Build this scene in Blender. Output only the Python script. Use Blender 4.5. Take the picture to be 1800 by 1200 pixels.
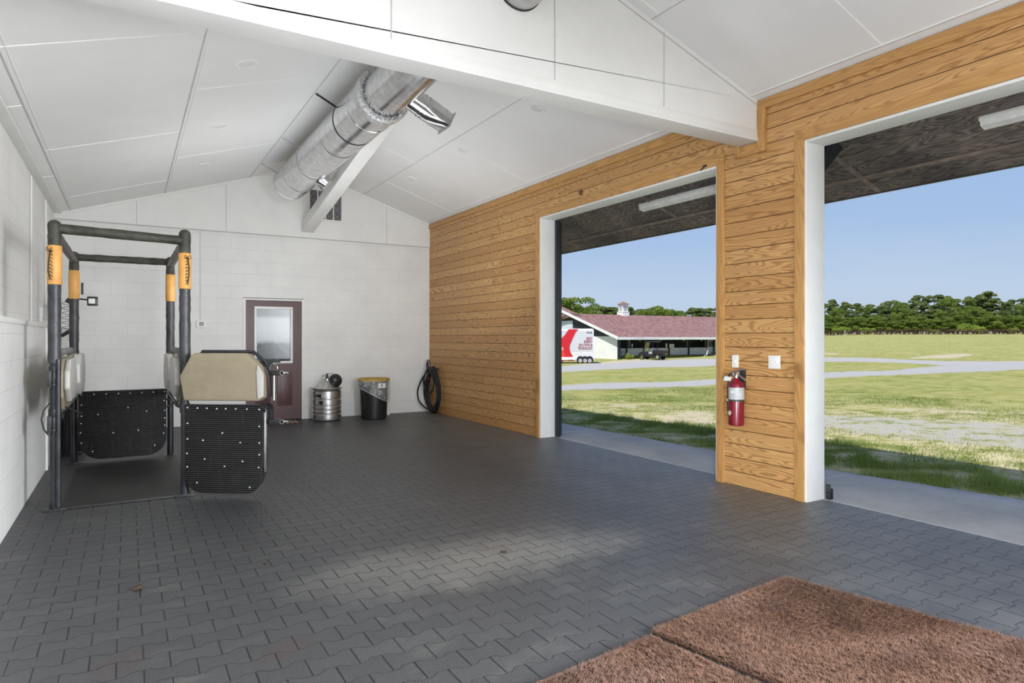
import bpy, bmesh, math, random
import numpy as np
from mathutils import Vector, Matrix

for o in list(bpy.data.objects):
    bpy.data.objects.remove(o)
SC = bpy.context.scene
COL = SC.collection
PI = math.pi
R = math.radians

# ------------------------------------------------------------------ camera
cam_d = bpy.data.cameras.new('camera')
cam_d.sensor_fit = 'HORIZONTAL'
cam_d.sensor_width = 36.0
cam_d.lens = 1135.5 / 1800 * 36
cam_d.shift_y = (593.6 - 600) / 1800
cam_d.clip_start = 0.05
cam_d.clip_end = 2000
cam = bpy.data.objects.new('camera', cam_d)
COL.objects.link(cam)
cam.location = (0, 0, 1.37)
cam.rotation_euler = (PI / 2, 0, -R(30.77))
SC.camera = cam

# ------------------------------------------------------------------ sky, sun, lights, exposure
SUN_DIR = Vector((0.573, 0.33, -1.0)).normalized()       # way the light travels
world = bpy.data.worlds.new('world')
SC.world = world
world.use_nodes = True
wn = world.node_tree
wn.nodes.clear()
wo = wn.nodes.new('ShaderNodeOutputWorld')
bg = wn.nodes.new('ShaderNodeBackground')
tc = wn.nodes.new('ShaderNodeTexCoord')
sep = wn.nodes.new('ShaderNodeSeparateXYZ')
ramp = wn.nodes.new('ShaderNodeValToRGB')
nz = wn.nodes.new('ShaderNodeTexNoise')
mp = wn.nodes.new('ShaderNodeMapping')
add = wn.nodes.new('ShaderNodeMath')
mul = wn.nodes.new('ShaderNodeMath')
wn.links.new(tc.outputs['Generated'], sep.inputs[0])
wn.links.new(tc.outputs['Generated'], mp.inputs[0])
mp.inputs['Scale'].default_value = (2.0, 2.0, 9.0)
wn.links.new(mp.outputs[0], nz.inputs['Vector'])
nz.inputs['Scale'].default_value = 1.6
nz.inputs['Detail'].default_value = 4
mul.operation = 'MULTIPLY_ADD'
wn.links.new(nz.outputs[0], mul.inputs[0])
mul.inputs[1].default_value = 0.10
mul.inputs[2].default_value = -0.05
wn.links.new(sep.outputs[2], add.inputs[0])
wn.links.new(mul.outputs[0], add.inputs[1])
wn.links.new(add.outputs[0], ramp.inputs[0])
cr = ramp.color_ramp
cr.elements[0].position = 0.0
cr.elements[0].color = (0.52, 0.62, 0.76, 1)
cr.elements[1].position = 1.0
cr.elements[1].color = (0.16, 0.28, 0.62, 1)
for p_, c_ in ((0.07, (0.50, 0.63, 0.80, 1)), (0.16, (0.38, 0.535, 0.79, 1)), (0.30, (0.30, 0.45, 0.76, 1))):
    e_ = cr.elements.new(p_)
    e_.color = c_
wn.links.new(ramp.outputs[0], bg.inputs[0])
bg.inputs[1].default_value = 1.0
wn.links.new(bg.outputs[0], wo.inputs[0])


def lamp(name, kind, loc, energy, color=(1, 1, 1), **kw):
    l = bpy.data.lights.new(name, kind)
    l.energy = energy
    l.color = color
    for k_, v_ in kw.items():
        setattr(l, k_, v_)
    o = bpy.data.objects.new(name, l)
    COL.objects.link(o)
    o.location = loc
    return o


sun = lamp('sun', 'SUN', (0, 0, 30), 5.2, (1.0, 0.96, 0.88), angle=R(0.53))
sun.rotation_euler = SUN_DIR.to_track_quat('-Z', 'Y').to_euler()
# unseen fill lights added behind the camera and, facing the ceiling, inside the room
low_fill = lamp('fill_disk', 'AREA', (-0.1, -0.7, 1.1), 50, (0.97, 0.985, 1.0), shape='DISK', size=0.9, spread=R(75))
low_fill.rotation_euler = Vector((4.8, 4.2, -1.1)).to_track_quat('-Z', 'Y').to_euler()
for x_, ax_, e_ in ((0.9, -0.06, 400), (2.3, 0.16, 1000)):
    sp_ = lamp('fill_spot', 'SPOT', (x_, -2.6, 1.75), e_, (0.95, 0.98, 1.0), spot_size=R(40), spot_blend=0.9, shadow_soft_size=0.35)
    sp_.rotation_euler = Vector((ax_, 1.0, -0.07)).to_track_quat('-Z', 'Y').to_euler()
for x_, y_, z_, e_, sx_, sy_, ty_ in ((2.0, 4.9, 1.6, 30, 3.6, 1.2, 0.55), (2.3, 7.9, 1.55, 46, 3.2, 1.2, 0.55), (2.2, -0.6, 1.5, 165, 3.0, 1.4, -0.12)):
    bx_ = lamp('ceiling_fill', 'AREA', (x_, y_, z_), e_, (0.96, 0.985, 1.0), shape='RECTANGLE', size=sx_, size_y=sy_)
    bx_.rotation_euler = Vector((0.0, ty_, 1.0)).to_track_quat('-Z', 'Y').to_euler()
# fill light added to boost daylight from the unseen third bay behind the camera
bay = lamp('bay_fill', 'AREA', (4.65, -2.2, 1.7), 300, (0.95, 0.97, 1.0), shape='RECTANGLE', size=2.2, size_y=2.3, spread=R(85))
bay.rotation_euler = Vector((-1.0, 0.9, -0.40)).to_track_quat('-Z', 'Y').to_euler()

SC.view_settings.view_transform = 'Standard'
SC.view_settings.look = 'None'
SC.view_settings.exposure = 0.0
SC.view_settings.gamma = 1.0
SC.view_settings.use_curve_mapping = False
SC.cycles.max_bounces = 8
SC.cycles.diffuse_bounces = 5
SC.cycles.transparent_max_bounces = 12
SC.cycles.use_denoising = True
SC.cycles.sample_clamp_indirect = 6


# ------------------------------------------------------------------ helpers
def srgb(r, g, b):
    def f(c):
        c /= 255.0
        return c / 12.92 if c <= 0.04045 else ((c + 0.055) / 1.055) ** 2.4
    return (f(r), f(g), f(b), 1)


class MB:
    """collects shapes, links them as ONE mesh object"""

    def __init__(s):
        s.v = []
        s.f = []

    def add(s, vs, fs):
        n = len(s.v)
        s.v.extend([tuple(q) for q in vs])
        s.f.extend([tuple(i + n for i in q) for q in fs])
        return s

    def box(s, x0, x1, y0, y1, z0, z1):
        vs = [(x0, y0, z0), (x1, y0, z0), (x1, y1, z0), (x0, y1, z0), (x0, y0, z1), (x1, y0, z1), (x1, y1, z1), (x0, y1, z1)]
        return s.add(vs, [(0, 3, 2, 1), (4, 5, 6, 7), (0, 1, 5, 4), (1, 2, 6, 5), (2, 3, 7, 6), (3, 0, 4, 7)])

    def beam(s, a, b, w, h, up=(0, 0, 1)):
        a = Vector(a); b = Vector(b)
        d = (b - a).normalized()
        u = Vector(up)
        sx = d.cross(u).normalized() * (w / 2)
        sz = sx.normalized().cross(d).normalized() * (h / 2)
        vs = []
        for p in (a, b):
            for i, j in ((-1, -1), (1, -1), (1, 1), (-1, 1)):
                vs.append(p + sx * i + sz * j)
        return s.add(vs, [(0, 1, 2, 3), (7, 6, 5, 4), (0, 4, 5, 1), (1, 5, 6, 2), (2, 6, 7, 3), (3, 7, 4, 0)])

    def tube(s, pts, r, n=12, closed=False, caps=True):
        pts = [Vector(p) for p in pts]
        m = len(pts)
        rs = r if isinstance(r, (list, tuple)) else [r] * m
        base = len(s.v)
        prev = None
        for i, p in enumerate(pts):
            if closed:
                t = (pts[(i + 1) % m] - pts[i - 1]).normalized()
            else:
                t = (pts[min(i + 1, m - 1)] - pts[max(i - 1, 0)]).normalized()
            if prev is None:
                a = Vector((0, 0, 1)) if abs(t.z) < 0.9 else Vector((1, 0, 0))
                nrm = (a - t * a.dot(t)).normalized()
            else:
                nrm = (prev - t * prev.dot(t))
                nrm = nrm.normalized() if nrm.length > 1e-6 else prev
            prev = nrm
            bn = t.cross(nrm)
            for k in range(n):
                an = 2 * PI * k / n
                s.v.append(tuple(p + (nrm * math.cos(an) + bn * math.sin(an)) * rs[i]))
        for i in range(m if closed else m - 1):
            j = (i + 1) % m
            for k in range(n):
                k2 = (k + 1) % n
                s.f.append((base + i * n + k, base + i * n + k2, base + j * n + k2, base + j * n + k))
        if caps and not closed:
            s.f.append(tuple(base + k for k in range(n))[::-1])
            s.f.append(tuple(base + (m - 1) * n + k for k in range(n)))
        return s

    def cyl(s, a, b, r, n=20):
        return s.tube([a, b], r, n)

    def lathe(s, prof, c=(0, 0, 0), n=32, caps=True):
        base = len(s.v)
        for r, z in prof:
            for k in range(n):
                an = 2 * PI * k / n
                s.v.append((c[0] + r * math.cos(an), c[1] + r * math.sin(an), c[2] + z))
        for i in range(len(prof) - 1):
            for k in range(n):
                k2 = (k + 1) % n
                s.f.append((base + i * n + k, base + i * n + k2, base + (i + 1) * n + k2, base + (i + 1) * n + k))
        if caps:
            s.f.append(tuple(base + k for k in range(n))[::-1])
            s.f.append(tuple(base + (len(prof) - 1) * n + k for k in range(n)))
        return s

    def prism(s, pts, d):
        """pts: 3-D polygon, d: extrusion vector"""
        n = len(pts)
        d = Vector(d)
        vs = [Vector(p) for p in pts] + [Vector(p) + d for p in pts]
        fs = [tuple(range(n))[::-1], tuple(range(n, 2 * n))]
        fs += [(i, (i + 1) % n, n + (i + 1) % n, n + i) for i in range(n)]
        return s.add(vs, fs)

    def sphere(s, c, r, n=16, m=10, sc=(1, 1, 1)):
        base = len(s.v)
        for i in range(1, m):
            th = PI * i / m
            for k in range(n):
                an = 2 * PI * k / n
                s.v.append((c[0] + sc[0] * r * math.sin(th) * math.cos(an), c[1] + sc[1] * r * math.sin(th) * math.sin(an), c[2] + sc[2] * r * math.cos(th)))
        top = len(s.v)
        s.v.append((c[0], c[1], c[2] + sc[2] * r))
        s.v.append((c[0], c[1], c[2] - sc[2] * r))
        for i in range(m - 2):
            for k in range(n):
                k2 = (k + 1) % n
                s.f.append((base + i * n + k, base + (i + 1) * n + k, base + (i + 1) * n + k2, base + i * n + k2))
        for k in range(n):
            k2 = (k + 1) % n
            s.f.append((top, base + k, base + k2))
            s.f.append((top + 1, base + (m - 2) * n + k2, base + (m - 2) * n + k))
        return s

    def xf(s, M):
        s.v = [tuple(M @ Vector(p)) for p in s.v]
        return s

    def build(s, name, mat, parent=None, bevel=0, smooth=True, seg=2, angle=35):
        me = bpy.data.meshes.new(name)
        me.from_pydata(s.v, [], s.f)
        bm = bmesh.new()
        bm.from_mesh(me)
        bmesh.ops.recalc_face_normals(bm, faces=bm.faces)
        if bevel:
            es = [e for e in bm.edges if len(e.link_faces) == 2 and e.calc_face_angle(0) > R(30)]
            bmesh.ops.bevel(bm, geom=es, offset=bevel, segments=seg, profile=0.6, affect='EDGES', clamp_overlap=True)
        bm.to_mesh(me)
        bm.free()
        if smooth:
            me.polygons.foreach_set('use_smooth', [True] * len(me.polygons))
            try:
                me.set_sharp_from_angle(angle=R(angle))
            except Exception:
                pass
        o = bpy.data.objects.new(name, me)
        COL.objects.link(o)
        if mat:
            me.materials.append(mat)
        if parent:
            o.parent = parent
        return o


def raw(name, V, F, mat, parent=None, smooth=False):
    """numpy verts (n,3) and equally sized faces (m,k)"""
    me = bpy.data.meshes.new(name)
    V = np.asarray(V, dtype=np.float32)
    F = np.asarray(F, dtype=np.int32)
    k = F.shape[1]
    me.vertices.add(len(V))
    me.vertices.foreach_set('co', V.ravel())
    me.loops.add(F.size)
    me.loops.foreach_set('vertex_index', F.ravel())
    me.polygons.add(len(F))
    me.polygons.foreach_set('loop_start', np.arange(0, F.size, k, dtype=np.int32))
    me.polygons.foreach_set('loop_total', np.full(len(F), k, dtype=np.int32))
    me.update(calc_edges=True)
    if smooth:
        me.polygons.foreach_set('use_smooth', np.ones(len(F), dtype=bool))
    me.materials.append(mat)
    o = bpy.data.objects.new(name, me)
    COL.objects.link(o)
    if parent:
        o.parent = parent
    return o


def tag(o, label=None, cat=None, group=None, kind=None):
    if label: o['label'] = label
    if cat: o['category'] = cat
    if group: o['group'] = group
    if kind: o['kind'] = kind
    return o


def thing(name, label, cat, loc=(0, 0, 0), rz=0, group=None):
    o = bpy.data.objects.new(name, None)
    COL.objects.link(o)
    o.location = loc
    o.rotation_euler = (0, 0, rz)
    o.empty_display_size = 0.1
    return tag(o, label, cat, group)


def struct(o):
    o['kind'] = 'structure'
    return o


def copy_tree(o, parent=None):
    c = o.copy()
    COL.objects.link(c)
    if parent:
        c.parent = parent
    for ch in [k for k in bpy.data.objects if k.parent == o]:
        copy_tree(ch, c)
    return c


def textmesh(name, body, size, mat, parent, M, ext=0.002, align='LEFT', bold=0.0, xs=1.0):
    cu = bpy.data.curves.new(name, 'FONT')
    cu.body = body
    cu.size = size
    cu.extrude = ext
    cu.offset = bold
    cu.align_x = align
    cu.resolution_u = 3
    t = bpy.data.objects.new(name, cu)
    COL.objects.link(t)
    bpy.context.view_layer.update()
    me = bpy.data.meshes.new_from_object(t.evaluated_get(bpy.context.evaluated_depsgraph_get()))
    bpy.data.objects.remove(t)
    me.name = name
    me.transform(M @ Matrix.Diagonal((xs, 1, 1, 1)))
    me.materials.clear()
    me.materials.append(mat)
    o = bpy.data.objects.new(name, me)
    COL.objects.link(o)
    o.parent = parent
    return o


# ------------------------------------------------------------------ materials
def smooth_path(P, m=6, closed=False):
    P = [Vector(p) for p in P]
    n_ = len(P); out = []
    for i in range(n_ if closed else n_ - 1):
        a = P[i - 1] if (i > 0 or closed) else P[i]
        b_ = P[i]; c = P[(i + 1) % n_]
        d_ = P[(i + 2) % n_] if (i + 2 < n_ or closed) else c
        for k in range(m):
            t_ = k / m
            out.append(0.5 * ((2 * b_) + (c - a) * t_ + (2 * a - 5 * b_ + 4 * c - d_) * t_ * t_ + (3 * b_ - a - 3 * c + d_) * t_ ** 3))
    if not closed: out.append(P[-1])
    return out


class NT:
    def __init__(s, name):
        s.m = bpy.data.materials.new(name)
        s.m.use_nodes = True
        s.t = s.m.node_tree
        s.t.nodes.clear()
        s.out = s.t.nodes.new('ShaderNodeOutputMaterial')
        s.b = s.t.nodes.new('ShaderNodeBsdfPrincipled')
        s.t.links.new(s.b.outputs[0], s.out.inputs[0])

    def n(s, ty, **kw):
        nd = s.t.nodes.new(ty)
        for k, v in kw.items():
            setattr(nd, k, v)
        return nd

    def put(s, sock, val):
        if hasattr(val, 'is_output'):
            s.t.links.new(val, sock)
        elif isinstance(val, (tuple, list)) and len(sock.default_value) == 3 and len(val) == 4:
            sock.default_value = val[:3]
        else:
            sock.default_value = val

    def math(s, op, a, b=None, c=None, clamp=False):
        nd = s.n('ShaderNodeMath', operation=op)
        nd.use_clamp = clamp
        s.put(nd.inputs[0], a)
        if b is not None: s.put(nd.inputs[1], b)
        if c is not None: s.put(nd.inputs[2], c)
        return nd.outputs[0]

    def coord(s, kind='Object'):
        return s.n('ShaderNodeTexCoord').outputs[kind]

    def geo(s):
        return s.n('ShaderNodeNewGeometry').outputs['Position']

    def sepxyz(s, v):
        nd = s.n('ShaderNodeSeparateXYZ')
        s.put(nd.inputs[0], v)
        return nd.outputs

    def comb(s, x, y, z=0.0):
        nd = s.n('ShaderNodeCombineXYZ')
        s.put(nd.inputs[0], x); s.put(nd.inputs[1], y); s.put(nd.inputs[2], z)
        return nd.outputs[0]

    def noise(s, vec, scale, detail=3, rough=0.55, dist=0.0):
        nd = s.n('ShaderNodeTexNoise')
        if vec is not None: s.put(nd.inputs['Vector'], vec)
        nd.inputs['Scale'].default_value = scale
        nd.inputs['Detail'].default_value = detail
        nd.inputs['Roughness'].default_value = rough
        nd.inputs['Distortion'].default_value = dist
        return nd.outputs[0]

    def mapr(s, v, a, b, c=0.0, d=1.0, smooth=False):
        nd = s.n('ShaderNodeMapRange')
        if smooth: nd.interpolation_type = 'SMOOTHSTEP'
        s.put(nd.inputs[0], v)
        nd.inputs[1].default_value = a; nd.inputs[2].default_value = b
        nd.inputs[3].default_value = c; nd.inputs[4].default_value = d
        return nd.outputs[0]

    def mix(s, f, a, b, mode='MIX'):
        nd = s.n('ShaderNodeMix', data_type='RGBA', blend_type=mode)
        s.put(nd.inputs['Factor'], f)
        s.put(nd.inputs[6], a); s.put(nd.inputs[7], b)
        return nd.outputs[2]

    def bump(s, h, dist=0.01, st=1.0):
        nd = s.n('ShaderNodeBump')
        s.put(nd.inputs['Height'], h)
        nd.inputs['Distance'].default_value = dist
        nd.inputs['Strength'].default_value = st
        s.t.links.new(nd.outputs[0], s.b.inputs['Normal'])
        return nd

    def set(s, **kw):
        for k, v in kw.items():
            s.put(s.b.inputs[k.replace('_', ' ')], v)
        return s


def plain(name, col, rough=0.6, metal=0.0, var=0.08, scale=12, spec=0.5, bump=0.0, bscale=60):
    n = NT(name)
    g = n.coord()
    f = n.noise(g, scale, 4)
    c2 = tuple(min(1, max(0, c * (1 - var * 2))) for c in col[:3]) + (1,)
    c3 = tuple(min(1, c * (1 + var)) for c in col[:3]) + (1,)
    n.set(Base_Color=n.mix(n.mapr(f, 0.3, 0.7), c2, c3), Roughness=rough, Metallic=metal)
    n.b.inputs['Specular IOR Level'].default_value = spec
    if bump:
        n.bump(n.noise(g, bscale, 3), bump)
    return n.m


M = {}
M['white_paint'] = plain('white_paint', (0.80, 0.80, 0.785, 1), 0.55, var=0.02, scale=3, bump=0.002, bscale=90)
M['ceiling'] = plain('ceiling_paint', (0.80, 0.80, 0.795, 1), 0.6, var=0.015, scale=2)
M['seam_light'] = plain('seam_caulk', (0.88, 0.88, 0.87, 1), 0.5, var=0.02)
M['seam_dark'] = plain('seam_gap', (0.52, 0.52, 0.51, 1), 0.7, var=0.05)
M['black_metal'] = plain('black_metal', (0.028, 0.03, 0.035, 1), 0.38, 0.0, var=0.2, scale=20)
M['post_paint'] = plain('post_paint', (0.035, 0.038, 0.045, 1), 0.32, 0.3, var=0.25, scale=9)
M['black_plastic'] = plain('black_plastic', (0.016, 0.016, 0.018, 1), 0.35, var=0.1)
M['rubber'] = plain('rubber', (0.016, 0.016, 0.017, 1), 0.6, var=0.4, scale=14, bump=0.002)
M['tan_vinyl'] = plain('tan_vinyl', srgb(152, 141, 118), 0.42, var=0.04, scale=6, bump=0.003, bscale=14)
M['grey_vinyl'] = plain('grey_vinyl', srgb(196, 194, 190), 0.4, var=0.05, scale=8, bump=0.002, bscale=20)
M['leather'] = plain('orange_leather', srgb(222, 164, 88), 0.5, var=0.08, scale=16, bump=0.001)
M['lace'] = plain('lace', (0.03, 0.022, 0.018, 1), 0.6)
M['steel'] = plain('brushed_steel', (0.62, 0.62, 0.61, 1), 0.3, 0.95, var=0.08, scale=25)
M['bolt'] = plain('bolt_head', (0.75, 0.75, 0.74, 1), 0.3, 0.8, var=0.05)
M['maroon'] = plain('maroon_door', srgb(84, 52, 54), 0.4, var=0.06, scale=5)
M['plate'] = plain('white_plate', (0.82, 0.82, 0.81, 1), 0.35, var=0.02)
M['grey_plastic'] = plain('grey_plastic', (0.35, 0.35, 0.36, 1), 0.5, var=0.05)
M['red_paint'] = plain('red_enamel', srgb(122, 14, 36), 0.25, var=0.08, scale=8)
M['chrome'] = plain('chrome', (0.8, 0.8, 0.8, 1), 0.12, 1.0, var=0.03)
M['yellow_rim'] = plain('yellow_rim', srgb(190, 156, 72), 0.5, var=0.12, scale=20)
M['dark_screen'] = plain('dark_screen', (0.02, 0.022, 0.025, 1), 0.15)
M['galv'] = None


def wood_boards():
    n = NT('pine_boards')
    x, y, z = n.sepxyz(n.geo())
    h = 0.1285
    t = n.math('DIVIDE', z, h)
    row = n.math('FLOOR', t)
    fz = n.math('FRACT', t)
    wn_ = n.n('ShaderNodeTexWhiteNoise', noise_dimensions='1D')
    n.put(wn_.inputs['W'], row)
    rnd = wn_.outputs[0]
    # butt joints every ~3.6 m, offset per row
    yy = n.math('ADD', n.math('DIVIDE', y, 9.0), n.math('MULTIPLY', rnd, 7.3))
    seg = n.math('FLOOR', yy)
    fy = n.math('FRACT', yy)
    w2 = n.n('ShaderNodeTexWhiteNoise', noise_dimensions='2D')
    n.put(w2.inputs['Vector'], n.comb(row, seg, 0))
    rb = w2.outputs[0]
    off = n.math('MULTIPLY', rb, 57.0)
    v = n.comb(n.math('ADD', n.math('MULTIPLY', y, 1.15), off), n.math('MULTIPLY', z, 10.0), off)
    nn = n.noise(v, 0.75, 1.8, 0.4)
    ring = n.math('SINE', n.math('MULTIPLY', nn, 150.0))
    ring = n.mapr(ring, 0.0, 1.0)
    fine = n.noise(n.comb(n.math('MULTIPLY', y, 6.0), n.math('MULTIPLY', z, 180.0), off), 1.0, 2)
    base = n.mix(rb, srgb(188, 141, 86), srgb(206, 162, 106))
    c = n.mix(n.math('MULTIPLY', ring, 0.6), base, srgb(130, 84, 42))
    c = n.mix(n.math('MULTIPLY', n.mapr(fine, 0.4, 0.75), 0.25), c, srgb(150, 104, 52))
    # knots
    vo = n.n('ShaderNodeTexVoronoi', feature='F1')
    n.put(vo.inputs['Vector'], n.comb(n.math('MULTIPLY', y, 1.0), n.math('MULTIPLY', z, 1.4), off))
    vo.inputs['Scale'].default_value = 1.6
    kn = n.mapr(vo.outputs['Distance'], 0.02, 0.055, 1.0, 0.0)
    c = n.mix(n.math('MULTIPLY', kn, 0.6), c, srgb(105, 60, 30))
    # gap
    g = n.math('MINIMUM', n.math('MULTIPLY', n.math('MINIMUM', fz, n.math('SUBTRACT', 1.0, fz)), h),
               n.math('MULTIPLY', n.math('MINIMUM', fy, n.math('SUBTRACT', 1.0, fy)), 9.0))
    gap = n.mapr(g, 0.0012, 0.0042)
    c = n.mix(gap, srgb(88, 54, 26), c)
    n.set(Base_Color=c, Roughness=0.48)
    n.bump(n.math('ADD', gap, n.math('MULTIPLY', ring, -0.04)), 0.006, 0.8)
    return n.m


def trim_wood(vertical):
    n = NT('pine_trim')
    x, y, z = n.sepxyz(n.geo())
    a, b = (z, y) if vertical else (y, z)
    v = n.comb(n.math('MULTIPLY', a, 1.0), n.math('MULTIPLY', b, 9.0), n.math('MULTIPLY', x, 2.0))
    nn = n.noise(v, 0.9, 1.5, 0.4)
    ring = n.mapr(n.math('SINE', n.math('MULTIPLY', nn, 80.0)), -0.2, 1.0)
    c = n.mix(n.math('MULTIPLY', ring, 0.38), srgb(192, 146, 88), srgb(140, 94, 48))
    k = n.noise(n.geo(), 2.3, 2)
    c = n.mix(n.mapr(k, 0.62, 0.7, 0, 0.5), c, srgb(110, 60, 35))
    n.set(Base_Color=c, Roughness=0.5)
    n.bump(ring, 0.0008)
    return n.m


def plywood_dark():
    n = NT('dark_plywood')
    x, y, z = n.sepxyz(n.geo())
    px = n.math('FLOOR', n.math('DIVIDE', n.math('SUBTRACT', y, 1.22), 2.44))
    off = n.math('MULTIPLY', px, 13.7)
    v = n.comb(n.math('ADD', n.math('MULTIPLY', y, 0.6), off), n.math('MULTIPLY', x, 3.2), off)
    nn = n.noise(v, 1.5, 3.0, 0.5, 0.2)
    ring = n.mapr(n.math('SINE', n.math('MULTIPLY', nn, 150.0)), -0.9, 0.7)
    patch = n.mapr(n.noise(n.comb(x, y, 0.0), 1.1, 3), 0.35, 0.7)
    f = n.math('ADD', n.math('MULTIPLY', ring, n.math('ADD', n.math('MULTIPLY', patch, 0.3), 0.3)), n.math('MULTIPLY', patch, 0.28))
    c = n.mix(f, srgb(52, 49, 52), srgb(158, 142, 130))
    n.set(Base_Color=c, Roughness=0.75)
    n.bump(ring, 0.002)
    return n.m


def block_wall(axis):
    n = NT('painted_block')
    x, y, z = n.sepxyz(n.geo())
    h = x if axis == 'x' else y
    br = n.n('ShaderNodeTexBrick')
    n.put(br.inputs['Vector'], n.comb(h, z, 0.0))
    br.offset = 0.5
    br.inputs['Scale'].default_value = 1.0
    br.inputs['Brick Width'].default_value = 0.4064
    br.inputs['Row Height'].default_value = 0.2
    br.inputs['Mortar Size'].default_value = 0.004
    br.inputs['Mortar Smooth'].default_value = 0.6
    fac = br.outputs['Fac']
    mot = n.noise(n.geo(), 2.0, 4)
    c = n.mix(n.mapr(mot, 0.35, 0.7), (0.80, 0.80, 0.785, 1), (0.74, 0.74, 0.73, 1))
    c = n.mix(n.math('MULTIPLY', fac, 0.22), c, (0.55, 0.55, 0.54, 1))
    n.set(Base_Color=c, Roughness=0.55)
    hgt = n.math('SUBTRACT', n.math('MULTIPLY', n.noise(n.geo(), 120, 3), 0.25), fac)
    n.bump(hgt, 0.003, 0.6)
    return n.m


def pavers():
    n = NT('rubber_pavers')
    pos = n.geo()
    x, y, z = n.sepxyz(pos)
    w, p, A = 0.1963, 0.1265, 0.0125
    ph = n.math('DIVIDE', n.math('SUBTRACT', x, 0.059), w)
    yy = n.math('DIVIDE', n.math('SUBTRACT', y, 0.0195), p)
    b = n.math('ROUND', yy)
    par = n.math('SUBTRACT', 1.0, n.math('MULTIPLY', n.math('PINGPONG', b, 1.0), 2.0))    # even 1, odd -1
    cs = n.math('COSINE', n.math('MULTIPLY', n.math('ADD', ph, 0.05), 2 * PI))
    T = n.math('MINIMUM', n.math('MAXIMUM', n.math('MULTIPLY', cs, 2.4), -1.0), 1.0)
    disp = n.math('MULTIPLY', n.math('MULTIPLY', T, par), A / p)
    dy = n.math('SUBTRACT', n.math('SUBTRACT', yy, b), disp)      # + above, - below
    db = n.math('MULTIPLY', n.math('ABSOLUTE', dy), p)
    up = n.math('GREATER_THAN', dy, 0.0)
    row = n.math('ADD', n.math('SUBTRACT', b, 1.0), up)
    rp = n.math('PINGPONG', row, 1.0)                             # odd 1, even 0
    u = n.math('ADD', ph, n.math('MULTIPLY', n.math('SUBTRACT', 1.0, rp), 0.5))
    col = n.math('ROUND', u)
    dx = n.math('MULTIPLY', n.math('ABSOLUTE', n.math('SUBTRACT', u, col)), w)
    brick = n.math('FLOOR', u)
    d = n.math('MINIMUM', n.math('MULTIPLY', dx, 1.0), n.math('MULTIPLY', db, 1.25))
    jit = n.math('MULTIPLY', n.noise(pos, 5.0, 2), 0.0042)
    gap = n.mapr(n.math('SUBTRACT', d, jit), -0.0012, 0.0022)
    wn_ = n.n('ShaderNodeTexWhiteNoise', noise_dimensions='2D')
    n.put(wn_.inputs['Vector'], n.comb(brick, row, 0.0))
    rnd = wn_.outputs[0]
    sp = n.noise(pos, 330.0, 2, 0.6)
    sp2 = n.noise(pos, 900.0, 1)
    c = n.mix(rnd, (0.030, 0.032, 0.035, 1), (0.042, 0.044, 0.047, 1))
    c = n.mix(n.mapr(sp, 0.52, 0.72), c, (0.20, 0.204, 0.212, 1))
    c = n.mix(n.mapr(sp2, 0.66, 0.8, 0, 0.6), c, (0.6, 0.6, 0.6, 1))
    # dust: large pale patches
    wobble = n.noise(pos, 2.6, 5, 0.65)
    def blob(cx, cy, rx, ry, ang, lo, hi):
        ca, sa = math.cos(ang), math.sin(ang)
        ax = n.math('SUBTRACT', x, cx); ay = n.math('SUBTRACT', y, cy)
        uu = n.math('DIVIDE', n.math('ADD', n.math('MULTIPLY', ax, ca), n.math('MULTIPLY', ay, sa)), rx)
        vv = n.math('DIVIDE', n.math('SUBTRACT', n.math('MULTIPLY', ay, ca), n.math('MULTIPLY', ax, sa)), ry)
        rr = n.math('SQRT', n.math('ADD', n.math('MULTIPLY', uu, uu), n.math('MULTIPLY', vv, vv)))
        rr = n.math('ADD', rr, n.math('MULTIPLY', n.math('SUBTRACT', wobble, 0.5), 1.5))
        return n.mapr(rr, lo, hi, 1.0, 0.0, True)
    dust_and_light = n.math('MULTIPLY', blob(2.05, 3.55, 1.25, 0.5, 0.0, 0.2, 1.1), 0.5)
    dust_and_light = n.math('MAXIMUM', dust_and_light, n.math('MULTIPLY', blob(1.35, 3.7, 0.7, 0.4, 0.3, 0.2, 1.1), 0.35))
    streak = n.mapr(n.noise(n.comb(n.math('MULTIPLY', x, 0.7), n.math('MULTIPLY', y, 1.8), 0.0), 3.0, 6, 0.7), 0.55, 0.78, 0, 0.28)
    dust_and_light = n.math('MAXIMUM', dust_and_light, streak)
    # daylight by the doorways painted in as paler floor, with some trodden-in sand
    door_light = n.math('MULTIPLY', n.mapr(n.math('ADD', x, n.math('MULTIPLY', n.math('SUBTRACT', wobble, 0.5), 2.2)), 3.2, 5.2), 0.55)
    dust_and_light = n.math('MAXIMUM', dust_and_light, door_light)
    c = n.mix(dust_and_light, c, (0.26, 0.255, 0.235, 1))
    st = n.math('MAXIMUM', blob(2.05, 3.68, 0.24, 0.08, 0.1, 0.0, 1.0), n.math('MAXIMUM', blob(-0.02, 3.17, 0.2, 0.12, 0.6, 0.1, 0.9), blob(0.6, 2.95, 0.22, 0.1, 0.5, 0.1, 0.9)))
    stn = n.math('MULTIPLY', st, n.mapr(n.noise(pos, 45, 3), 0.42, 0.6))
    c = n.mix(n.math('MULTIPLY', stn, 0.5), c, srgb(82, 50, 48))
    fl = n.mapr(n.noise(pos, 34.0, 3, 0.7), 0.72, 0.76, 0, 0.7)
    c = n.mix(fl, c, (0.42, 0.42, 0.40, 1))
    c = n.mix(gap, (0.008, 0.008, 0.009, 1), c)
    n.set(Base_Color=c, Roughness=n.mapr(sp, 0.3, 0.8, 0.40, 0.62))
    n.b.inputs['Specular IOR Level'].default_value = 0.5
    hgt = n.math('ADD', gap, n.math('MULTIPLY', sp, 0.22))
    n.bump(hgt, 0.004, 0.9)
    return n.m


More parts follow.
